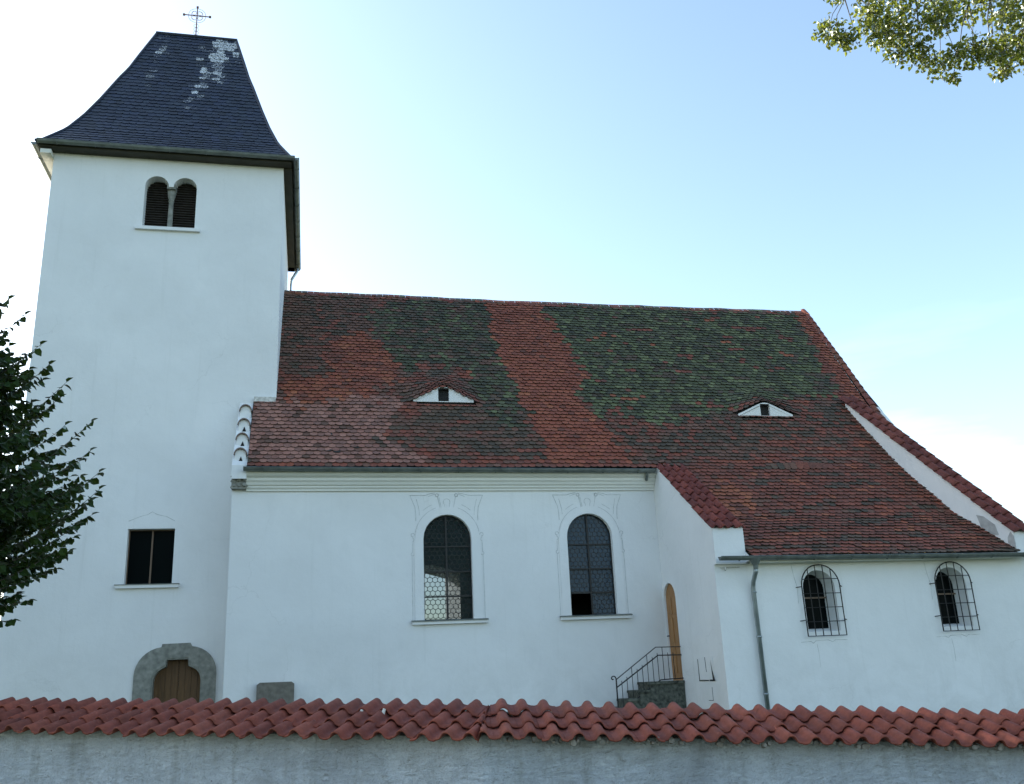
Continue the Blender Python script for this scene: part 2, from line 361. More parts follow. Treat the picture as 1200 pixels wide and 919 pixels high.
def slate_face(P, rows, wid, rnd, drop=None):
    """P(t, u)->point for u in 0..1 along the face; courses of slates laid over it"""
    # accumulate slope length
    ts = [i/200 for i in range(201)]; ln = [0]
    for a, b in zip(ts, ts[1:]): ln.append(ln[-1] + (P(b, .5)-P(a, .5)).length)
    tot = ln[-1]; ex = tot/rows
    def t_at(s):
        s = max(0, min(tot, s))
        for i in range(200):
            if ln[i+1] >= s: return ts[i] + (ts[i+1]-ts[i])*(s-ln[i])/(ln[i+1]-ln[i]+1e-9)
        return 1
    for r_ in range(rows):
        t0 = t_at(r_*ex); t1 = t_at(r_*ex+ex*1.35)
        A, B = P(t0, 0), P(t0, 1); wl = (B-A).length; du = (B-A)/wl
        Am = P(t1, 0); up = ((P(t1, .5)-P(t0, .5))); up = (up - du*up.dot(du)); Lr = up.length; up.normalize(); n = du.cross(up)
        x = -rnd.random()*wid
        while x < wl:
            ww = wid*rnd.uniform(.8, 1.25); xa = max(x, 0); xb = min(x+ww, wl); x += ww
            if xb-xa < .04: continue
            # clip by hips at the upper edge
            ua = (Am-A).dot(du); ub = wl - (B-P(t1, 1)).dot(-du)*-1 if False else (P(t1, 1)-A).dot(du)
            ta, tb = max(xa, min(ua, xb)), min(xb, max(ub, xa))
            lift = .021+rnd.random()*.010; q = xb-xa; tilt = .02
            lo = [A+du*xa+n*lift+up*.045, A+du*(xa+q*.12)+n*lift+up*.012, A+du*(xa+q*.5)+n*lift, A+du*(xa+q*.8)+n*lift+up*.012, A+du*xb+n*lift+up*.05]
            hi = [A+du*tb+up*Lr+n*.004, A+du*ta+up*Lr+n*.004]
            k = rnd.uniform(.7, 1.35); col = SLC(k); wh = drop(A+du*(xa+q/2), rnd) if drop else 0
            col = (col[0], col[1], col[2]*rnd.uniform(.9, 1.15), 1-wh)
            vs_ = lo+hi+[p-n*.014 for p in lo]
            mb.add(vs_, [(0, 1, 2, 3, 4, 5, 6), (7, 8, 1, 0), (8, 9, 2, 1), (9, 10, 3, 2), (10, 11, 4, 3)], col)
rnd = random.Random(3)
def streak(p, rnd):
    """white streaks running down from the ridge"""
    v = 0; h = 22.75-p.z
    for x0, wd, ln_, a, sl_ in ((-3.00, .32, 2.7, .70, -.10), (-3.15, .26, 4.2, .60, -.17), (-3.70, .15, 2.6, .40, -.08), (-4.95, .20, 3.2, .44, -.07), (-2.80, .16, 2.6, .45, .08)):
        d = abs(p.x-(x0+sl_*h))/wd
        if d < 1 and h < ln_: v = max(v, a*(1-.5*d)*(1-.55*h/ln_)*rnd.uniform(.3, 1.25))
    return min(.39, v*1.1)
def PF(t, u): a = tcorner(t); return Vector((lerp(a[0], a[1], u), a[2], a[4]))
def PR(t, u): a = tcorner(t); return Vector((a[1], lerp(a[2], a[3], u), a[4]))
def PB(t, u): a = tcorner(t); return Vector((lerp(a[1], a[0], u), a[3], a[4]))
def PL(t, u): a = tcorner(t); return Vector((a[0], lerp(a[3], a[2], u), a[4]))
for Pf, dr in ((PF, streak), (PR, None), (PB, None), (PL, None)): slate_face(Pf, 40, .21, rnd, dr)
troof = mb.build('tower_roof', M['slate'], church)
mb = MB()                                                # hip and ridge caps
for ci in (0, 1):
    for cj in (2, 3):
        pts = []
        for i in range(25):
            a = tcorner(i/24); pts.append((a[ci], a[cj], a[4]+.02))
        mb.tube(pts, .045, 6, SLC(.9))
mb.tube([(RX0-.03, RY, 22.77), (RX1+.03, RY, 22.77)], .06, 8, SLC(.9))
mb.build('hip_cap', M['slate'], troof)
# tower gutters (half-round, one per eave) and eave boards
def gutter(mb, a, b, r=.075, lip=.012, seams=6, up=Vector((0, 0, 1))):
    a, b = Vector(a), Vector(b); d = (b-a).normalized(); s = d.cross(up).normalized(); n = 10
    pr_ = [s*math.cos(math.pi*i/n)*r - up*math.sin(math.pi*i/n)*r for i in range(n+1)]
    pi_ = [s*math.cos(math.pi*i/n)*(r-.008) - up*math.sin(math.pi*i/n)*(r-.008) for i in range(n+1)]
    m = len(pr_)
    mb.add([a+p for p in pr_]+[b+p for p in pr_]+[a+p for p in pi_]+[b+p for p in pi_],
           [(i, i+1, m+i+1, m+i) for i in range(n)] + [(2*m+i, 3*m+i, 3*m+i+1, 2*m+i+1) for i in range(n)]
           + [(0, m, 3*m, 2*m), (n, 2*m+n, 3*m+n, m+n)])
    for e in (a, b): mb.add([e]+[e+p for p in pr_], [tuple([0]+list(range(1, n+2)))])
    for sd_ in (pr_[0], pr_[-1]): mb.tube([a+sd_, b+sd_], lip, 6)
    for k in range(1, seams+1):
        c = a + (b-a)*((k-.5)/seams)
        mb.tube([c+p*1.06 for p in pr_], .011, 5)
GZ = 16.16
for a, b, sm in (((-7.36, 23.93, GZ), (-.62, 23.93, GZ), 7), ((-.60, 23.93, GZ), (-.60, 31.42, GZ), 7), ((-.62, 31.42, GZ), (-7.40, 31.42, GZ), 5), ((-7.47, 31.42, GZ), (-7.47, 24.05, GZ), 5)):
    mb = MB(); gutter(mb, a, b, .085, .014, sm); fixn(mb.build('gutter', M['zinc'], troof))
mb = MB()
mb.box(EX0+.06, EX1-.06, EY0+.05, TY-.002, 16.04, 16.12); mb.box(TX1, EX1-.05, TY, EY1-.05, 15.99, 16.10)
mb.box(EX0+.06, EX1-.06, TYB, EY1-.05, 15.99, 16.10)
mb.build('eave_board', M['soffit'], troof)
mb = MB(); mb.box(EX0+.05, TX0, TY, EY1-.05, 15.985, 16.09); mb.box(EX0+.12, TX0-.003, TY-.30, TYB, 15.86, 15.98)
mb.build('eave_board', M['cream'], troof)
mb = MB(); mb.tube([(-.62, 31.2, 16.06), (-.64, 31.15, 15.92), (-.82, 31.05, 15.55), (-.84, 31.03, 15.3), (-.84, 31.03, 12.6)], .05, 8)
mb.build('downpipe', M['zinc_pale'], troof)
# cross on the ridge
mb = MB(); cx, cy = -4.06, RY
mb.tube([(cx, cy, 22.72), (cx, cy, 23.95)], .020, 6); mb.tube([(cx-.42, cy, 23.61), (cx+.42, cy, 23.61)], .018, 6)
for e in ((cx-.42, 23.61), (cx+.42, 23.61), (cx, 23.95)): mb.box(e[0]-.035, e[0]+.035, cy-.02, cy+.02, e[1]-.035, e[1]+.035)
for sx in (-1, 1):
    for sz in (-1, 1):
        for rr in (.17, .27):
            pts = [(cx+sx*(rr*math.cos(a_)*.9+.03), cy, 23.61+sz*(rr*math.sin(a_)*.9+.03)) for a_ in [math.pi/2*i/6 for i in range(7)]]
            mb.tube(pts, .0075, 4)
        pts = [(cx+sx*(.1+.075*math.cos(a_)), cy, 23.61+sz*(.1+.075*math.sin(a_))) for a_ in [2*math.pi*i/8 for i in range(9)]]
        mb.tube(pts, .006, 4)
for k, z in enumerate((22.92, 23.06, 23.2)):
    for sx in (-1, 1):
        mb.tube([(cx+sx*(.015+.07*math.sin(math.pi*i/6)), cy, z-.08+.16*i/6) for i in range(7)], .006, 4)
mb.build('finial_cross', M['rust'], troof)
# --- belfry window
mb = MB(); mb.box(-4.80, -3.12, TY-.09, TY-.002, 13.86, 13.95)
bw = mb.build('belfry_window', M['plaster'], church)
for x0, x1 in ((-4.70, -4.00), (-3.90, -3.20)):
    mb = MB(); mb.box(x0, x1, TY+.40, TY+.43, 13.9, 15.6)
    for i in range(21):
        z = 13.98+i*.075
        mb.add([(x0, TY+.36, z), (x1, TY+.36, z), (x1, TY+.30, z+.012), (x0, TY+.30, z+.012), (x0, TY+.36, z+.075), (x1, TY+.36, z+.075)], [(0, 1, 2, 3), (3, 2, 5, 4), (0, 1, 5, 4)])
    mb.build('louvre', M['dark_wood'], bw)
mb = MB(); prof_c = [(13.95, .10), (14.03, .10), (14.05, .075), (14.10, .07), (14.85, .062), (14.87, .085), (14.90, .07), (15.02, .10), (15.10, .115), (15.2, .115)]
n = 12
mb.tube([(-3.95, TY+.20, z) for z, r_ in prof_c], [r_ for z, r_ in prof_c], n); mb.box(-4.06, -3.84, TY+.02, TY+.5, 15.18, 15.32)
fixn(mb.build('stone_column', M['stone'], bw))
# --- tower window
mb = MB(); y = TY+.2
for x0, x1, z0, z1 in ((-4.38, -4.355, 4.36, 5.71), (-3.305, -3.28, 4.36, 5.71), (-4.355, -3.305, 5.685, 5.71), (-4.355, -3.305, 4.36, 4.385), (-3.845, -3.805, 4.385, 5.685)):
    mb.box(x0+.001, x1-.001, y, y+.06, z0+.001, z1-.001)
tw = mb.build('tower_window', M['frame'], church)
mb = MB(); mb.box(-4.36, -3.30, y+.035, y+.045, 4.38, 5.69); mb.build('pane', M['dark_glass'], tw)
mb = MB(); mb.box(-4.56, -3.11, TY-.10, TY-.002, 4.26, 4.335); mb.build('sill', M['plaster'], tw)
mb = MB(); mb.box(-4.58, -3.09, TY-.125, TY+.19, 4.337, 4.352); mb.build('sill_sheet', M['zinc'], tw)
mb = MB(); Nf = (0, -1, 0)
mb.ribbon([(-4.38, TY, 5.90), (-4.1, TY, 6.02), (-3.95, TY, 6.06), (-3.84, TY, 6.13), (-3.72, TY, 6.06), (-3.5, TY, 6.01), (-3.3, TY, 5.90)], .012, Nf)
mb.build('painted_line', M['crack'], tw)
# --- portal
outer = [(-4.0, .2)] + corner(-3.36, 2.22, .64, 180, 95, 8) + [(-3.40, 2.93), (-2.76, 2.94)] + corner(-2.77, 2.22, .64, 85, 0, 8) + [(-2.13, .2)]
mb = MB(); panel(mb, outer, [(por, None)], lambda p, d: (p[0], TY-.04+d, p[1]), .037)
panel(mb, [(x*1.0, z) for x, z in por], [([((x+3.025)*.94-3.025, z*.985) for x, z in por], None)], lambda p, d: (p[0], TY-.02+d, p[1]), .24)
portal = fixn(mb.build('portal', M['stone'], church))
for x0, x1 in ((-3.62, -3.028), (-3.022, -2.43)):
    mb = MB(); mb.box(x0, x1, TY+.26, TY+.30, .3, 2.62)
    for i in range(4): mb.box(x0+.02+i*.142, x0+.02+i*.142+.128, TY+.245, TY+.259, .32, 2.6)
    mb.build('door_leaf', M['door_dark'], portal)

# --- nave
NY = 23.0; NX0 = -1.85; CX = 8.87; CY = 19.7; ZN = 6.83
def wloops(cx, hw, zb, zs, dx=0):
    return arch(cx-hw, cx+hw, zb, zs), None
W1, W2 = 3.345, 7.02
h1 = arch(W1-.60, W1+.60, 3.20, 5.16); h2 = arch(W2-.60, W2+.60, 3.20, 5.16)
mb = MB()
panel(mb, [(NX0, .1), (NX0, ZN), (CX, ZN), (CX, .1)], [(h1, None), (h2, None)], front(NY), .45)
far = [(3.4, 3.2), (3.4, 5.45), (4.0, 5.5), (4.72, 5.3), (4.72, 3.2)]; farb = [(3.2, 2.9), (3.2, 5.65), (4.2, 5.7), (5.15, 5.45), (5.15, 2.9)]
panel(mb, [(NX0, .1), (NX0, ZN), (17.0, ZN), (17.0, .1)], [(far, farb)], lambda p, d: (p[0], 33.35-d, p[1]), .7)
mb.prism([(NX0, NY+.45, .1), (NX0, 32.65, .1), (NX0, 32.65, 7.85), (NX0, 28.0, 13.6), (NX0, NY+.45, 7.85)], (.4, 0, 0))
mb.prism([(16.6, NY-.1, .1), (16.6, 32.65, .1), (16.6, 32.65, 7.85), (16.6, 28.0, 13.5), (16.6, NY-.1, 7.3)], (.4, 0, 0))
fixn(mb.build('nave_wall', M['plaster'], church))
mb = MB(); mb.box(NX0+.4, 16.6, NY+.45, 32.65, .46, .5); mb.build('nave_floor', M['stone'], church)
mb = MB(); mb.box(5.0, 12.0, 24.6, 24.7, .5, 6.4); mb.build('dark_backing', M['dark'], church)  # unseen dark panel added so the open window light looks black
# cornice: a stepped moulding under the eave
cp = [(0, 6.36), (-.05, 6.36), (-.05, 6.40), (-.09, 6.44), (-.09, 6.48), (-.13, 6.50), (-.15, 6.56), (-.19, 6.60), (-.19, 6.66), (-.26, 6.70), (-.30, 6.75), (-.30, 6.80), (0, 6.80)]
mb = MB(); mb.prism([(-1.52, NY-.003+a, z) for a, z in cp], (CX-.003+1.52, 0, 0)); fixn(mb.build('eave_cornice', M['cream'], church))

# --- main roof: profile through eaves and ridge, courses of rounded plain tiles
AU, AL = R(52), R(39.4); E0 = (22.62, 6.88); RIDGE_S = 8.69
def sag(x): return -.05*math.sin(math.pi*min(1, max(0, (x+.9)/18)))*1 + .012*noise.noise(Vector((x*.9, 3, 0)))*2
def base(x, s):
    if s >= 0: y, z = E0[0]+s*math.cos(AU), E0[1]+s*math.sin(AU)
    elif s > -2.24: y, z = E0[0]+s*.7225, E0[1]+s*.6914
    else: y, z = 21.0+(s+2.24)*.809, 5.331+(s+2.24)*.5878
    if s < 0: z -= .04*max(0, 1-abs(s+2.24)/.8)
    # soften the change of pitch
    k = .9
    if abs(s) < k and x > 9.0:
        b = (1-abs(s)/k)**2*.045; y -= b*.7; z += b*.7
    return y, z
DORM = ((3.53, 2.84, .95, .50), (12.97, 2.40, .98, .47))
def lift(x, s):
    h = 0
    for x0, s0, wd, hh in DORM:
        u = abs(x-x0)/wd
        if u < 1.2:
            u = max(0, (math.sqrt(u*u+.03)-.10)/1.05)
            g = max(0, 1-u)**1.25
            v = (s-s0)/1.5
            if v < 1: h = max(h, hh*g*(1-max(0, v))**1.5)
    return h
def surf0(x, s): return surf(x, s, 0)
def surf(x, s, up=1):
    y, z = base(x, s)
    wob = .022*noise.noise(Vector((x*.55, s*.6, 1.3))) + .010*noise.noise(Vector((x*1.7, s*1.5, 5)))
    n = (-math.sin(AU if s >= 0 else AL), math.cos(AU if s >= 0 else AL))
    return Vector((x, y+n[0]*wob, z+n[1]*wob + (lift(x, s) if up and s > 0 else 0) + sag(x)*max(0, min(1, s/RIDGE_S))))
def verge(s):                                            # east edge of the main slope
    return 16.55 + .52*max(0, min(1, (s-2.6)/6.0)) if s > 0 else 16.03
def inpoly(p, poly):
    c = False; j = len(poly)-1
    for i in range(len(poly)):
        (xi, yi), (xj, yj) = poly[i], poly[j]
        if (yi > p[1]) != (yj > p[1]) and p[0] < (xj-xi)*(p[1]-yi)/(yj-yi)+xi: c = not c
        j = i
    return c
PATCH = {
 'mossA': [(1.67, 7.42), (2.76, 8.58), (5.47, 8.76), (5.43, 6.2), (5.64, 3.85), (5.78, 1.6), (5.05, 1.78), (4.51, 2.97), (4.31, 4.25), (3.26, 4.89), (2.57, 3.97), (2.14, 4.84), (1.82, 6.0)],
 'red': [(5.47, 8.76), (7.25, 8.76), (8.07, 4.39), (7.5, 3.04), (8.15, 0), (5.91, 0), (5.81, 1.79), (5.64, 3.85), (5.43, 6.2)],
 'mossB': [(7.29, 8.4), (11.22, 8.7), (16.62, 8.5), (16.0, 4.19), (16.02, 3.62), (14.24, 3.21), (12.11, 2.72), (9.71, 1.85), (7.8, 2.22), (7.45, 3.38), (8.07, 4.39)],
 'brownL': [(-1, 8.8), (1.65, 8.7), (1.82, 6.0), (1.05, 5.49), (.55, 4.11), (-.48, 3.65), (-1, 4.94)],
 'redL': [(.2, 6.16), (1.83, 6.25), (2.27, 5.08), (2.43, 3.75), (1.23, 3.09), (-.34, 2.46), (-1, 3.44), (.67, 4.12)],
 'pink_sheen': [(-1.65, 2.62), (1.23, 3.09), (2.35, 2.51), (1.6, 1.0), (3.26, -.1), (-1.6, -.1)],  # sky sheen above the west eave, painted in as paler pink tiles
 'darkM': [(1.65, 2.11), (4.46, 2.56), (5.73, 1.6), (5.95, .31), (4.2, .66), (1.81, 1.0)],
 'darkR': [(7.65, 2.63), (9.71, 1.85), (15.98, 3.25), (15.6, 1.93), (11.08, .7), (8.7, 0), (8.13, .68)],
 'orange': [(9.16, -.55), (10.97, -1.29), (10.91, -2.41), (9.67, -2.17)]}
PAL = {'red': [(.240, .064, .034), (.258, .071, .038), (.222, .060, .034), (.272, .078, .040)],
       'orange': [(.285, .088, .042), (.265, .080, .040), (.30, .096, .045)],
       'brown': [(.128, .062, .040), (.140, .066, .043), (.114, .060, .040), (.155, .075, .050)],
       'pink_sheen': [(.285, .128, .092), (.310, .145, .105), (.255, .113, .082), (.22, .107, .080)],
       'dark': [(.076, .054, .035), (.086, .058, .037), (.066, .050, .033), (.100, .063, .040)],
       'moss': [(.054, .056, .030), (.068, .072, .035), (.058, .060, .033), (.092, .098, .048), (.042, .042, .026)],
       'mossg': [(.080, .090, .040), (.102, .114, .048), (.068, .074, .036), (.138, .150, .066), (.052, .052, .030), (.088, .088, .046)],
       'rb': [(.190, .056, .034), (.210, .062, .037), (.172, .055, .034), (.150, .054, .035)]}
def tile_col(x, s, rnd):
    n1 = noise.noise(Vector((x*1.1, s*1.4, 7))); n2 = noise.noise(Vector((x*3.1, s*5.0, 3))); n3 = noise.noise(Vector((x*.5, s*3.2, 11)))
    p = (x+.22*n1+.20*n2+rnd.gauss(0, .07), s+.25*n1+.30*n2+rnd.gauss(0, .09))
    q = max(0, min(.999, .5+.85*noise.noise(Vector((x*1.0, s*3.6, 21)))+.42*(rnd.random()-.5)))
    P_ = lambda k: inpoly(p, PATCH[k])
    if s < 0:
        if P_('orange') and q < .6: k = 'orange'
        elif q < .17: k = 'dark'
        elif q < .30: k = 'brown'
        else: k = 'rb' if q < .83 else ('red' if q < .95 else 'orange')
    elif x > verge(s)-.38-.05*q: k = 'red' if q < .75 else 'orange'
    elif P_('mossB'):
        k = 'mossg' if n1+n2 > -.25 else 'moss'
        if q < .12: k = 'dark'
        if n3 > .55 and n2 > .15: k = 'orange'
        elif q > .965: k = 'rb'
    elif P_('mossA'): k = 'moss' if q < .50 else ('dark' if q < .74 else ('mossg' if q < .9 else 'brown'))
    elif P_('red'): k = 'red' if q < .74 else ('orange' if q > .88 else 'rb')
    elif P_('redL'): k = 'red' if q < .5 else ('orange' if q < .62 else 'rb')
    elif P_('brownL'): k = 'brown' if q < .6 else ('dark' if q < .8 else 'rb')
    elif P_('pink_sheen'): k = 'pink_sheen' if n2+q*.5 > -.15 else ('brown' if q < .7 else 'rb')
    elif P_('darkM'): k = 'dark' if q < .5 else ('brown' if q < .8 else 'rb')
    elif P_('darkR'): k = 'dark' if n3*.6+n2+q*.5 > .3 else ('brown' if q < .4 else 'rb')
    else:
        z = n1+n2
        k = 'dark' if q < .22 else ('brown' if q < .5 else ('rb' if q < .8 else 'red'))
    c = rnd.choice(PAL[k]); g = rnd.uniform(.85, 1.15)
    return tuple(v*g for v in c)
def plain_tile(mb, x, s, w_, rnd, x0=None, x1=None, col=None, sf=surf, ln=.235):
    P0 = sf(x, s); P1 = sf(x, s+ln); Pa = sf(x-w_/2, s); Pb = sf(x+w_/2, s)
    v = (P1-P0).normalized(); u = (Pb-Pa).normalized(); n = u.cross(v).normalized()
    h = w_/2*.975; lf = .050+rnd.uniform(-.008, .014); rt = rnd.uniform(-.03, .03); dy = rnd.uniform(-.010, .010)
    th = .020; sideb = rnd.uniform(-.004, .004)
    pts = []
    for a in (-1, -.86, -.5, 0, .5, .86, 1):
        pts.append((a*h, .040*abs(a)**2.6 + a*h*rt + dy))
    lo = [P0+u*a+v*b+n*(lf+sideb*a/h) for a, b in pts]
    hi = [P0+u*h*1+v*ln+n*.010, P0-u*h+v*ln+n*.010]
    if x0 is not None:
        for q in lo+hi: q.x = min(max(q.x, x0), x1)
    m = len(lo)
    mb.add(lo+hi, [tuple(range(m))+(m, m+1)], col)
    mb.add(lo+[q-n*th for q in lo], [(m+i, m+1+i, i+1, i) for i in range(m-1)], (.045, .034, .026))   # dark tile noses: grime plus painted shade of the gaps between courses
mb = MB(); rnd = random.Random(11); EXP = .155; TW = .182
def under(x0, x1, s0, s1, nx, ns, sf=surf0):
    vs_ = []
    for j in range(ns+1):
        for i in range(nx+1):
            p = sf(lerp(x0, x1, i/nx), lerp(s0, s1, j/ns)); vs_.append(p - Vector((0, -.02, .035)))
    mb.add(vs_, [(j*(nx+1)+i, j*(nx+1)+i+1, (j+1)*(nx+1)+i+1, (j+1)*(nx+1)+i) for j in range(ns) for i in range(nx)], (.02, .018, .016))
SJ = (TY-E0[0])/math.cos(AU)
under(-1.52, 16.6, 0, SJ, 150, 20); under(-.95, 17.02, SJ, RIDGE_S, 150, 44); under(9.62, 16.0, -4.15, 0, 10, 24); under(16.0, 16.45, -4.15, -1.9, 2, 24)
for x0, s0, wd, hh in DORM: under(x0-wd*1.15, x0+wd*1.15, s0-.06, s0+1.5, 40, 14, surf)
r_ = 0; s = -.03
while s < RIDGE_S-.02:
    xl = -1.50 if s < SJ-.08 else -.945
    x = xl - (TW/2 if r_ % 2 else 0) + TW/2; xe = verge(s)
    while x-TW/2 < xe-.03:
        low = any(abs(x-d[0]) < d[2]*1.2 and s < d[1]-.09 for d in DORM)
        near = any(abs(x-d[0]) < d[2]*.85 and d[1]-.26 < s < d[1]-.09 for d in DORM)
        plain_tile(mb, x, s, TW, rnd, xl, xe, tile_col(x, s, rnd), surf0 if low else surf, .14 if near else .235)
        x += TW
    s += EXP; r_ += 1
s = -4.34
while s < -.06:
    x = 9.63 + (TW/2 if r_ % 2 else 0); xe = 16.5-.145*(base(16, s)[0]-19.4)+.02
    while x-TW/2 < xe-.03:
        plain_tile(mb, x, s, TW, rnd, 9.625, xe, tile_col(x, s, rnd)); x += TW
    s += EXP; r_ += 1
# a few slipped tiles near the west eave
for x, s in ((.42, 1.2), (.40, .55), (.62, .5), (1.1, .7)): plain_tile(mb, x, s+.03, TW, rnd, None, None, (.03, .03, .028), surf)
nroof = mb.build('nave_roof', M['beaver'], church)
# rear slope and the apse hips (plain tiles too)
def plane_tiles(A, B, Tp, name, parent, exp=.155, tw=.182, ncol='rb'):
    """triangle or trapezoid A-B (eave) up to Tp list, tiled"""
    A, B = Vector(A), Vector(B); u = (B-A).normalized(); wl = (B-A).length
    Cc = [Vector(p) for p in Tp]; n = (B-A).cross(Cc[0]-A).normalized(); v = n.cross(u); H = (Cc[0]-A).dot(v)
    c0 = (Cc[-1]-A).dot(u); c1 = (Cc[0]-A).dot(u)
    m = MB(); m.add([A-n*.03, B-n*.03]+[p-n*.03 for p in Cc], [tuple(range(2+len(Cc)))], (.02, .018, .016)); rr = random.Random(5); k = 0; s = 0
    while s < H-.05:
        xa = c0*s/H; xb = wl+(c1-wl)*s/H; x = (k % 2)*tw/2
        while x < wl+tw:
            if x+tw/2 > xa and x-tw/2 < xb:
                l_ = lambda q, ss: A+u*q+v*ss
                a_, b_ = max(x-tw/2*.97, xa), min(x+tw/2*.97, xb)
                if b_-a_ > .03:
                    c = rr.choice(PAL[ncol if rr.random() < .7 else 'brown']); g = b_-a_
                    s2 = min(s+.22, H); xa2 = c0*s2/H; xb2 = wl+(c1-wl)*s2/H
                    lo = [l_(a_, s+.03)+n*.03, l_(a_+g*.2, s+.006)+n*.03, l_(a_+g*.5, s)+n*.03, l_(a_+g*.8, s+.006)+n*.03, l_(b_, s+.03)+n*.03]
                    hi = [l_(min(b_, max(xb2, a_)), s2)+n*.01, l_(max(a_, min(xa2, b_)), s2)+n*.01]
                    m.add(lo+hi+[q-n*.013 for q in lo], [(0, 1, 2, 3, 4, 5, 6)]+[(7+i, 8+i, i+1, i) for i in range(4)], c)
            x += tw
        s += exp; k += 1
    return m.build(name, M['beaver'], parent)
Ap = (17.08, 28.0, 13.70)
Hs = [(16.60, 22.95, 7.2), (19.0, 26.2, 7.2), (19.0, 29.8, 7.2), (16.7, 33.3, 7.2)]
for a, b in zip(Hs, Hs[1:]): plane_tiles(a, b, [Ap], 'apse_roof', church)
mb = MB(); mb.prism([(16.95, 23.6, .1), (18.7, 26.3, .1), (18.7, 29.7, .1), (16.95, 32.6, .1)], (0, 0, 7.15)); fixn(mb.build('apse_wall', M['plaster'], church))
plane_tiles((17.08, 33.5, 6.88), (-1.5, 33.5, 6.88), [(-1.5, 28.0, 13.70), (17.08, 28.0, 13.70)], 'rear_roof', church, .3, .36)
# ridge tiles, hip mortar
def barrel(mb, a, b, r, col, n=8, squash=1, up=Vector((0, 0, 1)), r2=None, th=.015):
    a, b = Vector(a), Vector(b); d = (b-a).normalized(); s_ = d.cross(up).normalized(); up2 = s_.cross(d); r2 = r2 or r
    def rg(p, q): return [p+s_*math.cos(math.pi*i/n)*q+up2*math.sin(math.pi*i/n)*q*squash for i in range(n+1)]
    o1, o2, i1, i2 = rg(a, r), rg(b, r2), rg(a, r-th), rg(b, r2-th); m = n+1
    mb.add(o1+o2+i1+i2, [(i, i+1, m+i+1, m+i) for i in range(n)]+[(2*m+i, 3*m+i, 3*m+i+1, 2*m+i+1) for i in range(n)]
           + [(i, 2*m+i, 2*m+i+1, i+1) for i in range(n)]+[(m+i, m+i+1, 3*m+i+1, 3*m+i) for i in range(n)], col)
mb = MB(); x = -.93; rnd = random.Random(4)
while x < 17.0:
    z0, z1 = surf(x, RIDGE_S).z, surf(x+.36, RIDGE_S).z
    col = tuple(v*rnd.uniform(.7, 1.2) for v in rnd.choice(PAL['brown']+PAL['rb']+PAL['dark'][:2])) if rnd.random() < .93 else (.30, .16, .12)
    barrel(mb, (x-.03, 28.0, z0-.045+rnd.uniform(-.006, .008)), (x+.36, 28.0, z1-.07), .125, col, 8, .95, r2=.105); x += .36
mb.build('ridge_tile', M['beaver'], nroof)
mb = MB(); rnd = random.Random(8); hp = []
for i in range(60):
    s = 3.6+i*.075
    hp.append((surf(verge(s), s)+Vector((.015, 0, .050+rnd.uniform(-.01, .015))), .003+.014*max(0, noise.noise(Vector((i*.5, 2, 0)))+.1)))
mb.tube([p for p, r in hp], [r for p, r in hp], 5); mb.build('hip_mortar', M['mortar'], nroof)
mb = MB(); s = 1.6
while s < RIDGE_S-.1:
    k = .05+.13*min(1, (RIDGE_S-s)/4.5); a = surf(verge(s), s)+Vector((k, .06, .04)); b = surf(verge(s+.36), s+.36)+Vector((k-.01, .06, .01))
    barrel(mb, a, b, .128, tuple(v*rnd.uniform(.9, 1.1) for v in rnd.choice(PAL['rb'])), 8, 1, Vector((.5, -.4, .8)), .115); s += .33
mb.build('hip_tile', M['beaver'], nroof)
# eyebrow dormers
for x0, s0, wd, hh in DORM:
    yb, zb = base(x0, s0); yb -= .015; pts = []
    n = 24
    for i in range(n+1):
        u = -wd*.88+2*wd*.88*i/n; pts.append((x0+u, max(.012, lift(x0+u, s0)-.012)))
    ow, oh = .15, lift(x0, s0)-.055
    hole = [(x0-ow, .02), (x0-ow, oh), (x0+ow, oh), (x0+ow, .02)]
    lp = [(x0-wd*.88, 0)] + pts + [(x0+wd*.88, 0)]
    mb = MB(); sg = sag(x0)*s0/RIDGE_S
    panel(mb, lp, [(hole, None)], lambda p, d: (p[0], yb+d, zb+p[1]+sg+.012), .10)
    dm = fixn(mb.build('eyebrow_dormer', M['plaster'], church))
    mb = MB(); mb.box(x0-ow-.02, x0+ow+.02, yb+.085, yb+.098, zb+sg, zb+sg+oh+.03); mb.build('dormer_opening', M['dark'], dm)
# gutters of the nave
mb = MB(); gutter(mb, (-1.58, 22.60, 6.86), (8.80, 22.60, 6.83), .08, .014, 11); fixn(mb.build('gutter', M['zinc'], church))
mb = MB(); mb.tube([(8.6, 22.62, 6.80), (8.6, 22.66, 6.70), (8.62, 22.8, 6.6)], .04, 8); mb.build('gutter_outlet', M['zinc'], church)
# west verge coping: half-round tiles bedded in white mortar, on a raised plaster strip
mb = MB(); rk = [(22.72, 6.62), (24.34, 8.70), (24.34, 8.98), (22.72, 6.95)]
mb.prism([(-1.86, y, z) for y, z in rk], (.35, 0, 0)); vc = fixn(mb.build('verge_coping', M['plaster'], church))
tl = MB(); pk_ = MB(); hl = MB()
for i in range(4):
    y = 22.86+i*.37; z = 7.22+i*.475
    barrel(tl, (-1.68, y-.07, z), (-1.68, y+.55, z+.10), .160, (.20, .15, .13), 10, 1.15, r2=.15, th=.03)
    lp = [(-1.68+.132*math.cos(math.pi*k/10), y-.03, z+.15*math.sin(math.pi*k/10)) for k in range(11)]
    pk_.prism([(-1.68+.15, y-.03, z-.52)]+lp+[(-1.68-.15, y-.03, z-.52)], (0, .5, .1))
    if i < 3:
        g = MB(); g.prism([(-1.72, y-.034, z-.16), (-1.62, y-.034, z-.16), (-1.665, y-.034, z-.03)], (0, -.008, 0)); g.build('coping_gap', M['dark'], vc)
tl.build('coping_tile', M['pantile'], vc, True); fixn(pk_.build('coping_mortar', M['plaster'], vc))
mb = MB()
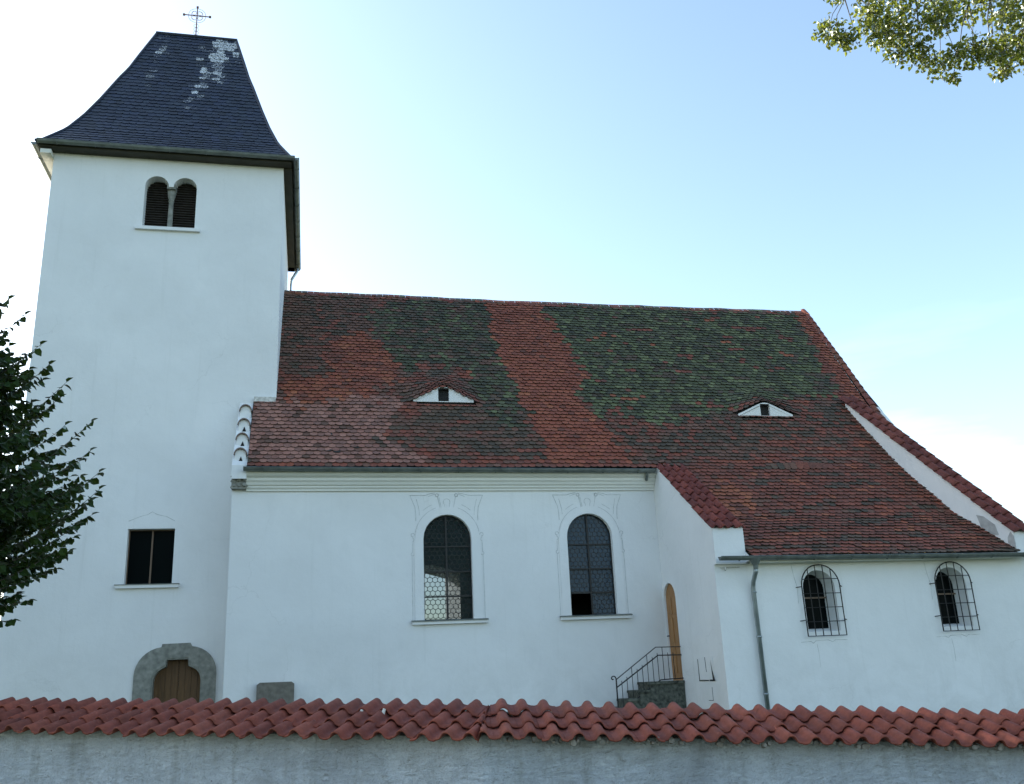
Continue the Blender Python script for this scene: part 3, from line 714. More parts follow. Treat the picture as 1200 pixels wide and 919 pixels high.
for k in range(9):
    a = rnd.random(); mb.tube([(-1.86+.05+.27*((k % 3)/2)*.9, NY-.02-.13*rnd.random(), 6.46+.13*(k//3)+rnd.uniform(-.02, .02)), (-1.80+.27*((k % 3)/2)*.9, NY-.14-.1*rnd.random(), 6.50+.13*(k//3))], [.085, .05], 6)
mb.box(-1.86, -1.53, NY-.16, NY-.002, 6.40, 6.82)
mb.build('corbel_stone', M['stone'], church)
# white flashing where the roof meets the tower
mb = MB(); mb.box(-1.5, -.95, TY-.12, TY-.002, surf(-1.2, SJ).z-.12, surf(-1.2, SJ).z+.045); mb.build('roof_flashing', M['mortar'], church)

# --- nave windows
def nave_window(cx, kind):
    hw, zb, zs = .60, 3.20, 5.16
    ow = .83
    mb = MB()                                            # stucco surround
    outer = [(cx-ow, zb)] + [(cx-ow, zs-.02)] + [(cx-.80*math.cos(math.pi*i/16), zs+.80*math.sin(math.pi*i/16)) for i in range(17)] + [(cx+ow, zs-.02), (cx+ow, zb)]
    panel(mb, outer, [(arch(cx-hw-.003, cx+hw+.003, zb, zs, 16), None)], lambda p, d: (p[0], NY-.022+d, p[1]), .02)
    root = fixn(mb.build('nave_window', M['plaster'], church))
    yg = NY+.15
    mb = MB()
    lp = arch(cx-hw-.03, cx+hw+.03, zb-.03, zs, 16)
    if kind == 'open':                                   # lower left light stands open
        x1, z1 = cx-.02, zb+.56
        lp = [(cx-.02, zb-.03), (cx-.02, z1), (cx-hw-.03, z1)] + lp[1:]
    mb.prism([(x, yg, z) for x, z in lp], (0, .006, 0))
    mb.build('leaded_pane', M['glass_green' if kind != 'open' else 'glass_blue'], root)
    mb = MB(); a = .072 if kind != 'open' else .072      # honeycomb cames
    def inside(x, z):
        if kind == 'open' and x < cx and z < zb+.56: return False
        if abs(x-cx) > hw or z < zb: return False
        return z < zs or (x-cx)**2+(z-zs)**2 < hw*hw
    seen = set(); dx = a*math.sqrt(3); dz = a*1.5
    for j in range(-1, 28):
        for i in range(-6, 7):
            hx = cx+i*dx+(dx/2 if j % 2 else 0); hz = zb+j*dz
            cr_ = [(hx+a*math.sin(R(60*k)), hz+a*math.cos(R(60*k))) for k in range(6)]
            for k in range(6):
                p, q = cr_[k], cr_[(k+1) % 6]; m_ = (round((p[0]+q[0])/2, 3), round((p[1]+q[1])/2, 3))
                if m_ in seen or not inside(*m_): continue
                seen.add(m_); mb.ribbon([(p[0], yg, p[1]), (q[0], yg, q[1])], .015, Nf, .004)
    mb.build('lead_came', M['iron'], root)
    mb = MB()
    bars = [(cx-.02, zb, cx-.02, zs+hw)] + [(cx-hw, z, cx+hw, z) for z in (zb+.56, zb+1.16, zb+1.78)]
    for x0, z0, x1, z1 in bars:
        mb.box(min(x0, x1)-(.022 if x0 == x1 else 0), max(x0, x1)+(.022 if x0 == x1 else 0), yg-.045+(.003 if x0 == x1 else 0), yg-.012, min(z0, z1)-(.017 if z0 == z1 else 0), max(z0, z1)+(.017 if z0 == z1 else 0))
    bl = arch(cx-hw+.01, cx+hw-.01, zb+.01, zs, 16); mb.tube([(x, yg-.02, z) for x, z in bl+[bl[0]]], .018, 5)
    mb.build('glazing_bar', M['iron'], root)
    mb = MB(); mb.box(cx-.90, cx+.93, NY-.10, NY-.024, zb-.10, zb-.02); mb.build('sill', M['plaster'], root)
    mb = MB(); mb.add([(cx-.92, NY-.13, zb-.018), (cx+.95, NY-.13, zb-.018), (cx+.95, NY-.024, zb+.008), (cx-.92, NY-.024, zb+.008)] + [(cx-.92, NY-.13, zb-.032), (cx+.95, NY-.13, zb-.032), (cx+.95, NY-.024, zb-.019), (cx-.92, NY-.024, zb-.019)], [(0, 1, 2, 3), (4, 5, 1, 0), (4, 7, 6, 5), (0, 3, 7, 4), (1, 5, 6, 2)])
    mb.box(cx-hw+.002, cx+hw-.002, NY-.024, NY+.14, zb-.01, zb+.008)
    mb.build('sill_sheet', M['zinc'], root)
    # painted scrolls and lines
    mb = MB(); y = NY
    def ln(pts, wd=.013): mb.ribbon([(cx+a_, y, b_) for a_, b_ in pts], wd, Nf, .0045)
    def arc(c, r0, a0, a1, n=12): return [(c[0]+r0*math.cos(R(a0+(a1-a0)*i/n)), c[1]+r0*math.sin(R(a0+(a1-a0)*i/n))) for i in range(n+1)]
    T = 6.25
    for sx in (-1, 1):
        f = lambda pts: [(sx*a_, b_) for a_, b_ in pts]
        ln(f([(.92, T), (.55, T), (.42, T+.04), (.30, T+.06)]), .018 if sx < 0 else .012)
        ln(f([(.46, T-.03), (.36, T+.01), (.28, T+.03)]), .010)
        ln(f([(.92, T), (.86, T-.15), (.80, T-.30), (.78, T-.50), (.78, T-.64)]))
        ln(f([(.76, T-.10), (.70, T-.35), (.69, T-.50)]), .010)
        ln(f(arc((.245, T+.005), .04, 60, 380, 9)), .018)
        ln(f([(.225, T-.05), (.17, T-.30), (.14, T-.44)]), .020 if sx < 0 else .010)
        if sx < 0: ln(f([(.19, T-.06), (.13, T-.34)]), .012)
        ln(arc((0, zs), .82, 70 if sx > 0 else 110, 12 if sx > 0 else 168), .010)
        ln(arc((0, zs), .93, 66 if sx > 0 else 114, 50 if sx > 0 else 130), .009)
        ln(f(arc((.86, zs+.10), .045, -100, 190, 8)), .011); ln(f(arc((.89, zs-.02), .055, 100, 260, 6)), .009)
        ln(f([(.87, zs-.1), (.875, zs-.32)]), .010); ln(f(arc((.87, zs-.37), .04, 90, -150, 6)), .011)
        ln(f([(.885, zs-.42), (.885, zb+.02)]), .010)
        if sx > 0: ln([(.74, zs), (.74, zb+.02)], .006)
    ln(arc((0, T-.17), .085, 220, -40, 10) + [(.06, T-.42), (-.06, T-.42), (-.055, T-.23)], .009)
    mb.build('painted_ornament', M['line'], root)
    return root
nave_window(W1, 'green'); nave_window(W2, 'open')

# --- chapel (the lower aisle east of the nave)
CZ = 4.10; CXE = 17.03
V1, V2 = 11.37, 14.79
def chap(cx): return (arch(cx-.40, cx+.40, 2.47, 3.43), arch(cx-.32, cx+.32, 2.55, 3.45))
mb = MB(); panel(mb, [(CX, .1), (CX, CZ), (CXE, CZ), (CXE, .1)], [chap(V1), chap(V2)], front(CY), .40)
# side wall with raking top and door opening
rake = lambda y: 4.80 + (y-19.60)*(6.93-4.80)/(22.63-19.60)
dh = [(22.18, 1.55), (22.18, 3.50)] + [(22.58-.40*math.cos(math.pi*i/10), 3.50+.40*math.sin(math.pi*i/10)) for i in range(1, 10)] + [(22.98, 3.50), (22.98, 1.55)]
panel(mb, [(CY+.4, .1), (CY+.4, rake(CY+.4)), (NY-.001, rake(NY)), (NY-.001, .1)], [(dh, None)], lambda p, d: (CX+d, p[0], p[1]), .5)
mb.box(CX+.003, 9.618, 19.60, CY+.40, CZ-.1, 4.50)
mb.prism([(CX+.003, 19.60, 4.5), (CX+.003, CY+.4, 4.5), (CX+.003, CY+.4, rake(CY+.4)), (CX+.003, 19.60, rake(19.60))], (.745, 0, 0))
mb.prism([(9.60, 19.40, 4.04), (9.60, 19.6, 4.04), (9.60, 19.6, 4.26), (9.60, 19.40, 4.11)], (.03, 0, 0))
mb.prism([(9.37, CY+.4, 3.9), (9.37, CY+.4, rake(CY+.4)), (9.37, NY-.4, rake(NY-.4)), (9.37, NY-.4, 3.9)], (.25, 0, 0))
mb.prism([(16.55, CY+.4, .1), (16.55, CY+.4, 4.55), (16.55, 22.5, 6.5), (16.55, NY-.1, 6.6), (16.55, NY-.1, .1)], (CXE-16.55, 0, 0))
mb.box(16.0, CXE, CY+.003, CY+.4, CZ, 4.28)
fixn(mb.build('chapel_wall', M['plaster'], church))
mb = MB(); mb.box(CX+.5, 16.55, CY+.4, NY, .46, .5); mb.build('chapel_floor', M['stone'], church)
# pantiles, shared by copings and the boundary wall
def pantile_rows(mb, O, u, v, n, ncol, nrow, pitch, exp, rnd, amp=.045, ph=0, thick=.014, clip=None, cols=None, nx=12, skew=None):
    u, v, n = Vector(u), Vector(v), Vector(n); cols = cols or [(.200, .050, .030), (.212, .054, .032), (.186, .047, .029), (.220, .060, .036), (.192, .052, .032)]
    for c in range(ncol):
        for r0 in range(nrow):
            g = rnd.uniform(.84, 1.12); col = tuple(x*g for x in rnd.choice(cols)); jx = rnd.uniform(-.009, .009); jy = rnd.uniform(-.020, .020); tw_ = rnd.uniform(-.022, .022); jz = rnd.uniform(-.006, .008)
            top = []; bot = []
            ny = 3
            for j in range(ny+1):
                b = r0*exp + (exp+.055)*j/ny + jy
                for i in range(nx+1):
                    a = (i/nx)*1.10-.05
                    da = abs(a-.5)
                    zz = amp*max(0, math.cos(math.pi*da/.48))**.55 if da < .24 else -.32*amp*max(0, math.sin(math.pi*min(1, (da-.24)/.52)))**.75
                    zl = (.026+jz)*(1-j/ny)
                    q0 = Vector(O) + u*((c+a)*pitch+jx) + v*b + u*tw_*(j/ny)*.3
                    p = q0 + n*(zz+zl)
                    if clip: p = clip(q0, n, zz, zl)
                    top.append(p); bot.append(p-n*thick)
            m = nx+1; K = len(top)
            fs = [(j*m+i, j*m+i+1, (j+1)*m+i+1, (j+1)*m+i) for j in range(ny) for i in range(nx)]
            fs += [(K+j*m+i, K+(j+1)*m+i, K+(j+1)*m+i+1, K+j*m+i+1) for j in range(ny) for i in range(nx)]
            fs += [(i, K+i, K+i+1, i+1) for i in range(nx)] + [(ny*m+i, ny*m+i+1, K+ny*m+i+1, K+ny*m+i) for i in range(nx)]
            fs += [(j*m, (j+1)*m, K+(j+1)*m, K+j*m) for j in range(ny)] + [(j*m+nx, K+j*m+nx, K+(j+1)*m+nx, (j+1)*m+nx) for j in range(ny)]
            mb.add(top+bot, fs, col)
rv = Vector((0, 3.03, 2.13)).normalized(); rn = Vector((0, -rv.z, rv.y))
mb = MB(); rnd = random.Random(21)
pantile_rows(mb, Vector((CX-.03, 19.55, 4.80)), (1, 0, 0), rv, rn, 4, 10, .205, .372, rnd, .05, cols=[(.16, .036, .026), (.19, .045, .03), (.14, .034, .026)])
mb.build('parapet_coping', M['pantile'], church, True)
# east parapet: white raking wall with a two-tile coping
XS = lambda y: 16.5-.145*(y-19.4)
ZT = lambda y: 4.585+.952*(y-19.37)
PP = lambda y, dz, dx=0: Vector((XS(y)+dx, y, ZT(y)+dz))
lp = [PP(19.38, 0), PP(24.36, 0), PP(24.36, -.9), PP(22.5, -1.25), PP(20.6, -1.1), Vector((XS(19.72), 19.72, 4.06)), Vector((XS(19.38), 19.38, 4.10))]
mb = MB(); mb.prism(lp, (.54, 0, 0)); ep = fixn(mb.build('east_parapet', M['plaster'], church))
rv2 = Vector((-.145, 1, .952)).normalized(); ru2 = Vector((1, .0, 0)); ru2 = (ru2-rv2*ru2.dot(rv2)).normalized(); rn2 = ru2.cross(rv2)
mb = MB(); pantile_rows(mb, PP(19.38, 0)-ru2*.05-rv2*.08+rn2*.045, ru2, rv2, rn2, 2, 20, .30, .36, rnd, .055, cols=[(.15, .040, .030), (.17, .048, .034), (.13, .036, .028)])
mb.build('coping_tile', M['pantile'], ep, True)
pt = lambda y, h: PP(y, -h, -.006)
for q in ([(19.86, .20), (20.15, .22), (20.35, .34), (20.25, .62), (19.95, .52), (19.8, .40)], [(19.385, .10), (19.46, .06), (19.56, .28), (19.58, .42), (19.385, .40)]):
    mb = MB(); mb.prism([pt(*k) for k in q], (-.006, 0, 0)); mb.build('cement_patch', M['cement'], ep)
# chapel gutter and downpipe
mb = MB(); gutter(mb, (8.85, 19.31, 4.12), (17.08, 19.31, 4.07), .08, .014, 9)
mb.tube([(9.68, 19.31, 4.06), (9.68, 19.31, 3.92), (9.68, 19.32, 3.84)], [.14, .06, .055], 8); fixn(mb.build('gutter', M['zinc'], church))
mb = MB(); mb.tube([(9.68, 19.32, 3.88), (9.68, 19.34, 3.78), (9.70, 19.56, 3.58), (9.70, 19.60, 3.46), (9.71, 19.60, .3)], .052, 10); 
for z in (3.36, 2.4, 1.2): mb.tube([(9.71, 19.60, z-.02), (9.71, 19.60, z+.02)], .060, 10)
mb.build('downpipe', M['zinc_pale'], church, True)
mb = MB(); mb.tube([(9.0, 19.66, 3.93), (9.45, 19.64, 3.93)], .012, 5); mb.tube([(9.12, 19.66, 3.93), (9.08, 19.60, 3.86)], .02, 5); mb.build('gutter_bracket', M['mortar'], church)
mb = MB(); mb.box(9.7, CXE-.5, 19.40, CY-.002, 4.00, 4.115); mb.build('eave_board', M['cream'], church)
# chapel windows
for cx in (V1, V2):
    mb = MB(); yg = CY+.38
    lp = arch(cx-.34, cx+.34, 2.5, 3.45); mb.prism([(x, yg, z) for x, z in lp], (0, .01, 0))
    cw = mb.build('chapel_window', M['dark_glass'], church)
    mb = MB(); mb.box(cx-.33, cx+.33, yg-.05, yg-.012, 3.22, 3.255); mb.build('transom', M['frame'], cw)
    g = MB(); r0 = .475; zs, zb = 3.47, 2.37; yb = CY-.09
    lp = arch(cx-r0, cx+r0, zb, zs, 16); g.tube([(x, yb, z) for x, z in lp+[lp[0], lp[1]]], .014, 6)
    for i in range(1, 5):
        x = cx-r0+2*r0*i/5; g.tube([(x, yb, zb), (x, yb, zs+math.sqrt(r0*r0-(x-cx)**2))], .011, 6)
    for z in (2.68, 2.99, 3.30, 3.62):
        hw = r0 if z <= zs else math.sqrt(r0*r0-(z-zs)**2); g.tube([(cx-hw, yb-.014, z), (cx+hw, yb-.014, z)], .0095, 6)
    for sx in (-1, 1):
        for z in (2.72, 3.46): g.tube([(cx+sx*r0, yb, z), (cx+sx*(r0+.05), yb+.03, z-.005), (cx+sx*(r0+.10), CY, z-.01)], .011, 5)
    g.build('window_grille', M['iron'], cw)
    for pts, wd in (([(-.62, 2.25), (-.38, 2.26), (-.32, 2.22), (-.26, 2.27), (.05, 2.28), (.16, 2.235), (.22, 2.275), (.52, 2.27)], .011), ([(-.24, 2.2), (-.22, 2.0), (-.23, 1.7)], .006), ([(-.62, 3.95), (-.59, 3.7), (-.54, 3.45), (-.56, 3.1)], .008)):
        mb = MB(); mb.ribbon([(cx+x, CY, z) for x, z in pts], wd, Nf, .004); mb.build('plaster_crack', M['crack'], cw)
# side door
mb = MB(); xd = CX+.06; dl = [(y, z) for y, z in dh]
mb.prism([(xd, min(max(y, 22.16), 23.0), z) for y, z in dl], (.05, 0, 0)); sdoor = fixn(mb.build('side_door', M['door'], church))
mb = MB()
for z0, z1 in ((1.72, 2.35), (2.45, 3.05), (3.14, 3.55)):
    for y0, y1 in ((22.26, 22.55), (22.61, 22.90)): mb.box(xd-.018, xd-.002, y0, y1, z0, z1)
mb.build('door_panel', M['door'], sdoor)
mb = MB(); mb.tube([(xd, 22.90, 2.62), (xd-.08, 22.90, 2.62), (xd-.08, 22.80, 2.62)], .014, 6); mb.build('handle', M['iron'], sdoor)
# cabinet door in the side wall
mb = MB(); mb.box(CX-.012, CX-.002, 20.30, 21.10, 1.55, 2.05); cab = mb.build('wall_cabinet', M['plaster'], church)
mb = MB(); Ns = (-1, 0, 0); xx = CX-.012
mb.ribbon([(xx, 21.14, 2.0), (xx, 21.14, 1.53), (xx, 20.62, 1.53)], .02, Ns, .004); mb.ribbon([(xx, 20.72, 2.03), (xx, 20.70, 1.72)], .02, Ns, .004)
mb.add([(xx-.005, 20.42, 1.98), (xx-.005, 20.38, 1.52), (xx-.005, 20.26, 1.52), (xx-.005, 20.36, 1.75)], [(0, 1, 2, 3)]); mb.ribbon([(xx, 20.55, 1.53), (xx, 20.30, 1.53)], .03, Ns, .004)
mb.ribbon([(CX, 20.5, 1.38), (CX, 20.5, 1.10), (CX, 20.75, 1.10)], .012, Ns, .004)
mb.build('cabinet_gap', M['iron'], cab)
# plinth
mb = MB(); mb.box(NX0+.002, CX-.002, NY-.03, NY-.003, .1, .97); mb.build('plinth', M['plaster'], church)

# ------------------------------------------------------------------ steps and railing by the side door
steps = empty('stone_steps', (7.6, 22.5, GY)); tag(steps, 'short dark mossy stone staircase leading up to the brown side door', 'steps')
for k in range(6):
    mb = MB(); top = 1.55-.18*k; x1 = CX-.012 if k == 0 else 8.0-.28*(k-1)-.004; x0 = 8.0-.28*k
    if top > GY+.02:
        mb.box(x0, x1, 22.10, NY-.034, GY-.1, top-.06); mb.box(x0-.03, x1, 22.06, NY-.034, top-.058, top); mb.build('step', M['moss_stone'], steps)
ry = 22.12
rail = empty('stair_railing', (7.17, ry, GY)); tag(rail, 'black wrought iron stair railing with a curled newel top beside the side door', 'railing')
mb = MB(); mb.tube([(7.165, ry, .55), (7.165, ry, 1.66)], .018, 6)
mb.tube([(7.165-.075+.075*math.cos(a)*(1-.09*i), ry, 1.66+.075*math.sin(a)*(1-.09*i)+.0) for i, a in enumerate([2*math.pi*.85*k/10 for k in range(11)])], .015, 6)
mb.build('newel_post', M['iron'], rail)
sl_ = lambda x: 1.50+(x-7.165)*.62
mb = MB(); mb.tube([(7.17, ry, 1.64), (8.22, ry, 2.34), (8.86, ry, 2.33)], .012, 6); mb.build('handrail', M['iron'], rail)
mb = MB(); mb.tube([(7.17, ry, 1.46), (8.26, ry, 2.15), (8.86, ry, 2.14)], .016, 6); mb.build('middle_rail', M['iron'], rail)
mb = MB(); mb.tube([(7.17, ry, .88), (8.28, ry, 1.585), (8.86, ry, 1.60)], .015, 6); mb.build('bottom_rail', M['iron'], rail)
for k, x in enumerate([7.30+.135*i for i in range(11)]):
    zt = lerp(1.46, 2.15, (x-7.17)/1.09) if x < 8.26 else 2.145; zb = lerp(.88, 1.585, (x-7.17)/1.11) if x < 8.28 else 1.59
    if x > 8.72: continue
    mb = MB(); ext = .19 if k % 3 == 2 else .06
    mb.tube([(x, ry, zb), (x, ry, zt+ext)], .009, 5); mb.build('baluster', M['iron'], rail)

# ------------------------------------------------------------------ stone slab against the nave wall
mb = MB(); mb.prism([(-1.11, 22.78, GY), (-1.11, 22.78, 1.88), (-1.04, 22.78, 1.93), (-.34, 22.78, 1.925), (-.28, 22.78, 1.88), (-.28, 22.78, GY)], (0, .14, 0))
o = fixn(mb.build('stone_slab', M['slab'])); tag(o, 'plain grey stone slab standing against the white wall right of the tower portal', 'stone slab')

# ------------------------------------------------------------------ boundary wall along the road
bwall = empty('boundary_wall', (KX, KY, 0)); tag(bwall, 'rough grey plastered churchyard wall along the road with red pantile coping', 'wall')
def wtop(lr, t): return 1.547 + (-.064*t if lr else .041*t)          # height of the rear top edge
rnd = random.Random(31)
SL = R(17); Bis = (nL+nR).normalized()
tanh_ = math.tan(R(10.5))
wm = MB()
for lr, d, n, length in ((1, dR, nR, 24.), (0, dL, nL, 17.)):
    # rows of tiles: u along the wall (left to right), v up the slope
    uu = d if lr else -d
    dz = (-.064 if lr else -.041)                         # rise along uu
    u3 = (uu+Vector((0, 0, dz))).normalized(); v3 = (n*math.cos(SL)+Vector((0, 0, math.sin(SL)))); v3 = (v3-u3*v3.dot(u3)).normalized(); n3 = u3.cross(v3)
    top0 = Vector((KX, KY, 1.547)) if lr else Vector((KX, KY, 1.547)) + dL*length + Vector((0, 0, .041*length))
    O = top0 - v3*.905 - n3*.038
    pitch = .205; nc = int(length/pitch) + (0 if lr else 0)
    m = MB()
    def clip(p, n_, zz, zl, lr=lr):
        # stop at the mitre plane through the bend
        q = Vector((p.x-KX, p.y-KY, 0)); mn = Vector((Bis.y, -Bis.x, 0)); k = q.dot(mn)
        if lr and k < 0: return p - mn*k + n_*(zl-.03)
        if not lr and k > 0: return p - mn*k + n_*(zl-.03)
        return p + n_*(zz+zl)
    off = 4 if lr else 0
    pantile_rows(m, O - u3*pitch*(2 if lr else -2-0) - (u3*(nc*pitch-length) if not lr else u3*0) , u3, v3, n3, nc+(2 if lr else 0), 3, pitch, .287, rnd, .047, clip=clip, nx=24)
    fixn_needed = m.build('coping_tile', M['pantile'], bwall, True)
    # wall body
    def mit(off_): return K0 - n*off_ + d*(math.tan(R(10.5))*off_*(-1))
    for a_, b_, zoff in ((.60, .03, -.02),):
        A0 = mit(a_); B0 = mit(b_); A1 = K0-n*a_+d*length; B1 = K0-n*b_+d*length; sl_z = (-.064 if lr else .041)
        nseg = 60
        fv = []; rows_z = 14
        for i in range(nseg+1):
            p = A0.lerp(A1, i/nseg); t = (p-K0).dot(d); zt = 1.547+sl_z*t-.60*math.tan(SL)-.10
            for j in range(rows_z+1):
                z = lerp(gz(p.x)-.3, zt, j/rows_z); w_ = .022*noise.noise(Vector((t*1.3, z*1.5, 2))) + .012*noise.noise(Vector((t*4, z*4, 9)))
                if i == 0: w_ = 0
                fv.append(Vector((p.x, p.y, z)) - n*w_)
        m_ = rows_z+1
        wm.add(fv, [(i*m_+j, i*m_+j+1, (i+1)*m_+j+1, (i+1)*m_+j) for i in range(nseg) for j in range(rows_z)])
        zA, zB = [1.547+sl_z*((p-K0).dot(d)) for p in (B0, B1)]
        tA, tB = fv[rows_z], fv[nseg*m_+rows_z]
        bt = [Vector((B0.x, B0.y, zA-.10)), Vector((B1.x, B1.y, zB-.10))]
        wm.add([tA, tB, bt[1], bt[0], Vector((B0.x, B0.y, -2)), Vector((B1.x, B1.y, -2))], [(0, 1, 2, 3), (3, 2, 5, 4)])
wm.build('wall_body', M['rough'], bwall)
# mortar bedding under the eave rolls
mm = MB(); rnd = random.Random(9)
for lr, d, n, ks in ((1, dR, nR, range(0, 34)), (0, dL, nL, range(0, 26))):
    for k in ks:
        t = .1+k*.205 + rnd.uniform(-.02, .02)
        if lr and rnd.random() < .8:
            p = K0 + d*t - n*(.80+rnd.uniform(-.02, .03)); z = 1.547+(-.064 if lr else .041)*t-.30
            for q in range(3):
                a = Vector((p.x, p.y, z+rnd.uniform(-.02, .02))) + d*rnd.uniform(-.06, .06)
                mm.tube([a, a+n*.06+Vector((0, 0, rnd.uniform(-.02, .03)))], [rnd.uniform(.012, .03), .02], 5)
for a in ((-.05, .33), (.17, .36)):                      # two lumps of mortar lying on the left wing
    p = K0 + dL*(.98+a[0]) - nL*(.34+.05*a[0]); lm = MB(); lm.tube([(p.x, p.y, 1.46), (p.x+.02, p.y, 1.515)], [.022, .014], 6); lm.build('mortar_lump', M['mortar'], bwall)
mm.build('mortar_bedding', M['old_mortar'], bwall)

# ------------------------------------------------------------------ trees
def add_leaf(mb, p, d, nrm, L_, W_, col):
    d = d.normalized(); s = d.cross(nrm)
    if s.length < .05: s = d.cross(Vector((1, 0, 0)))
    s.normalize(); n = s.cross(d); f = n*.16*L_
    mb.add([p, p+d*L_*.22-s*W_*.5+f, p+d*L_*.6-s*W_*.42+f*.8, p+d*L_*1.0-n*.08*L_, p+d*L_*.6+s*W_*.42+f*.8, p+d*L_*.22+s*W_*.5+f, p+d*L_*.5], [(0, 6, 2, 1), (6, 3, 2), (0, 5, 4, 6), (6, 4, 3)], (col, col, col))
def shoot(lf, tw, a, b, rnd, L_, droop=.0, step=.05, rr=.006):
    """a twig from a to b carrying alternate leaves"""
    a, b = Vector(a), Vector(b); ln = (b-a).length; mid = (a+b)/2 + Vector((0, 0, -.08*ln)) + Vector((rnd.uniform(-.1, .1), rnd.uniform(-.1, .1), 0))*ln*.3
    bez = lambda t: a*(1-t)**2+mid*2*t*(1-t)+b*t*t
    tw.tube([bez(i/5) for i in range(6)], [rr*(1-.13*i) for i in range(6)], 4, None, False)
    k = 0; t = .12
    while t < 1.0:
        p = bez(t); dd = (bez(min(1, t+.05))-bez(t-.05)).normalized(); sd_ = dd.cross(Vector((0, 0, 1))); sd_.normalize()
        if sd_.length < .1: sd_ = Vector((1, 0, 0))
        sg = 1 if k % 2 else -1
        ld = dd*.6 + sd_*sg*rnd.uniform(.3, .8) + Vector((0, 0, -rnd.uniform(.2, .9)-droop))
        nr = Vector((rnd.uniform(-.9, .9), rnd.uniform(-1.2, .5), rnd.uniform(.2, .9)))
        add_leaf(lf, p, ld, nr, L_*rnd.uniform(.65, 1.1), L_*rnd.uniform(.75, 1.0), rnd.random())
        t += step/ln*rnd.uniform(.8, 1.3); k += 1
    add_leaf(lf, b, (b-mid)+Vector((0, 0, -.1)), Vector((0, 0, 1)), L_*.9, L_*.7, rnd.random())
def left_tree():
    rnd = random.Random(17); tx, ty = -6.9, 13.8; root = empty('lime_tree', (tx, ty, GY))
    tag(root, 'dark leafy lime tree with upswept twigs at the left edge before the tower', 'tree')
    tr = MB(); tr.tube([(tx, ty, GY-.1), (tx+.05, ty, 1.6), (tx-.04, ty+.02, 3.0), (tx+.06, ty, 5.0), (tx, ty, 7.5), (tx+.02, ty, 10)], [.2, .17, .15, .12, .07, .015], 9)
    lf = MB(); tw = tr
    env = [(2.3, 2.3), (2.7, 2.9), (3.2, 3.35), (3.6, 3.7), (4.0, 3.95), (4.6, 4.05), (5.1, 3.85), (5.5, 3.65), (6.0, 3.35), (6.5, 3.0), (7.0, 2.65), (7.6, 2.2), (8.4, 1.7), (9.4, 1.1), (10.4, .3)]
    def er(z):
        for (a, ra), (b, rb) in zip(env, env[1:]):
            if z <= b: return ra+(rb-ra)*(max(z, a)-a)/(b-a)
        return .1
    for i in range(560):
        zt = rnd.uniform(2.4, 10.0) if i % 4 == 0 else rnd.uniform(2.5, 7.4); az = rnd.uniform(0, 2*math.pi) if i % 3 == 0 else (rnd.uniform(-1.0, .8) if i % 3 == 1 else rnd.uniform(-1.6, 1.6))
        r = er(zt)*(rnd.uniform(.45, 1.0) if i % 3 == 0 else rnd.uniform(.62, .96)); z0 = max(1.9, zt-r*rnd.uniform(.25, .55))
        dx, dy = math.cos(az), math.sin(az)
        p0 = Vector((tx, ty, z0)); tip = Vector((tx+dx*r, ty+dy*r, zt))
        fork = p0.lerp(tip, .6)+Vector((0, 0, .03*r))
        if i % 3 == 0: tr.tube([p0, p0.lerp(fork, .5)+Vector((0, 0, .12)), fork], [.04, .025, .010], 5, None, False)
        shoot(lf, tw, fork, tip, rnd, .135, .15, .042)
        for k in range(4):
            q = p0.lerp(tip, rnd.uniform(.45, .85)); sd_ = Vector((rnd.uniform(-1, 1), rnd.uniform(-1, 1), rnd.uniform(-.1, .7))).normalized()
            e = q + (Vector((dx, dy, .35))*.5+sd_*.7)*rnd.uniform(.45, .85)
            rr_ = math.hypot(e.x-tx, e.y-ty)
            if rr_ < er(e.z)*.97: shoot(lf, tw, q, e, rnd, .135, .2, .045)
    for x, z, z0 in ((-2.83, 4.46, 3.9), (-2.86, 4.70, 4.1), (-2.92, 4.30, 3.8), (-3.02, 5.42, 4.7), (-3.0, 5.0, 4.4), (-3.45, 5.75, 5.1), (-3.35, 5.95, 5.3), (-3.05, 3.95, 3.5), (-3.35, 3.35, 3.1), (-3.25, 3.7, 3.2), (-3.75, 6.5, 5.9), (-4.0, 6.95, 6.3), (-4.25, 7.2, 6.6), (-3.6, 6.2, 5.6), (-3.75, 2.75, 2.75), (-3.6, 3.0, 2.9)):
        a = Vector((x-.75, 13.5+rnd.uniform(-.2, .1), z0)); shoot(lf, tw, a, (x, 13.45+rnd.uniform(-.15, .1), z), rnd, .125, .1, .05, .008)
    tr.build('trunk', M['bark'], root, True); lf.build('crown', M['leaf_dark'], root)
left_tree()
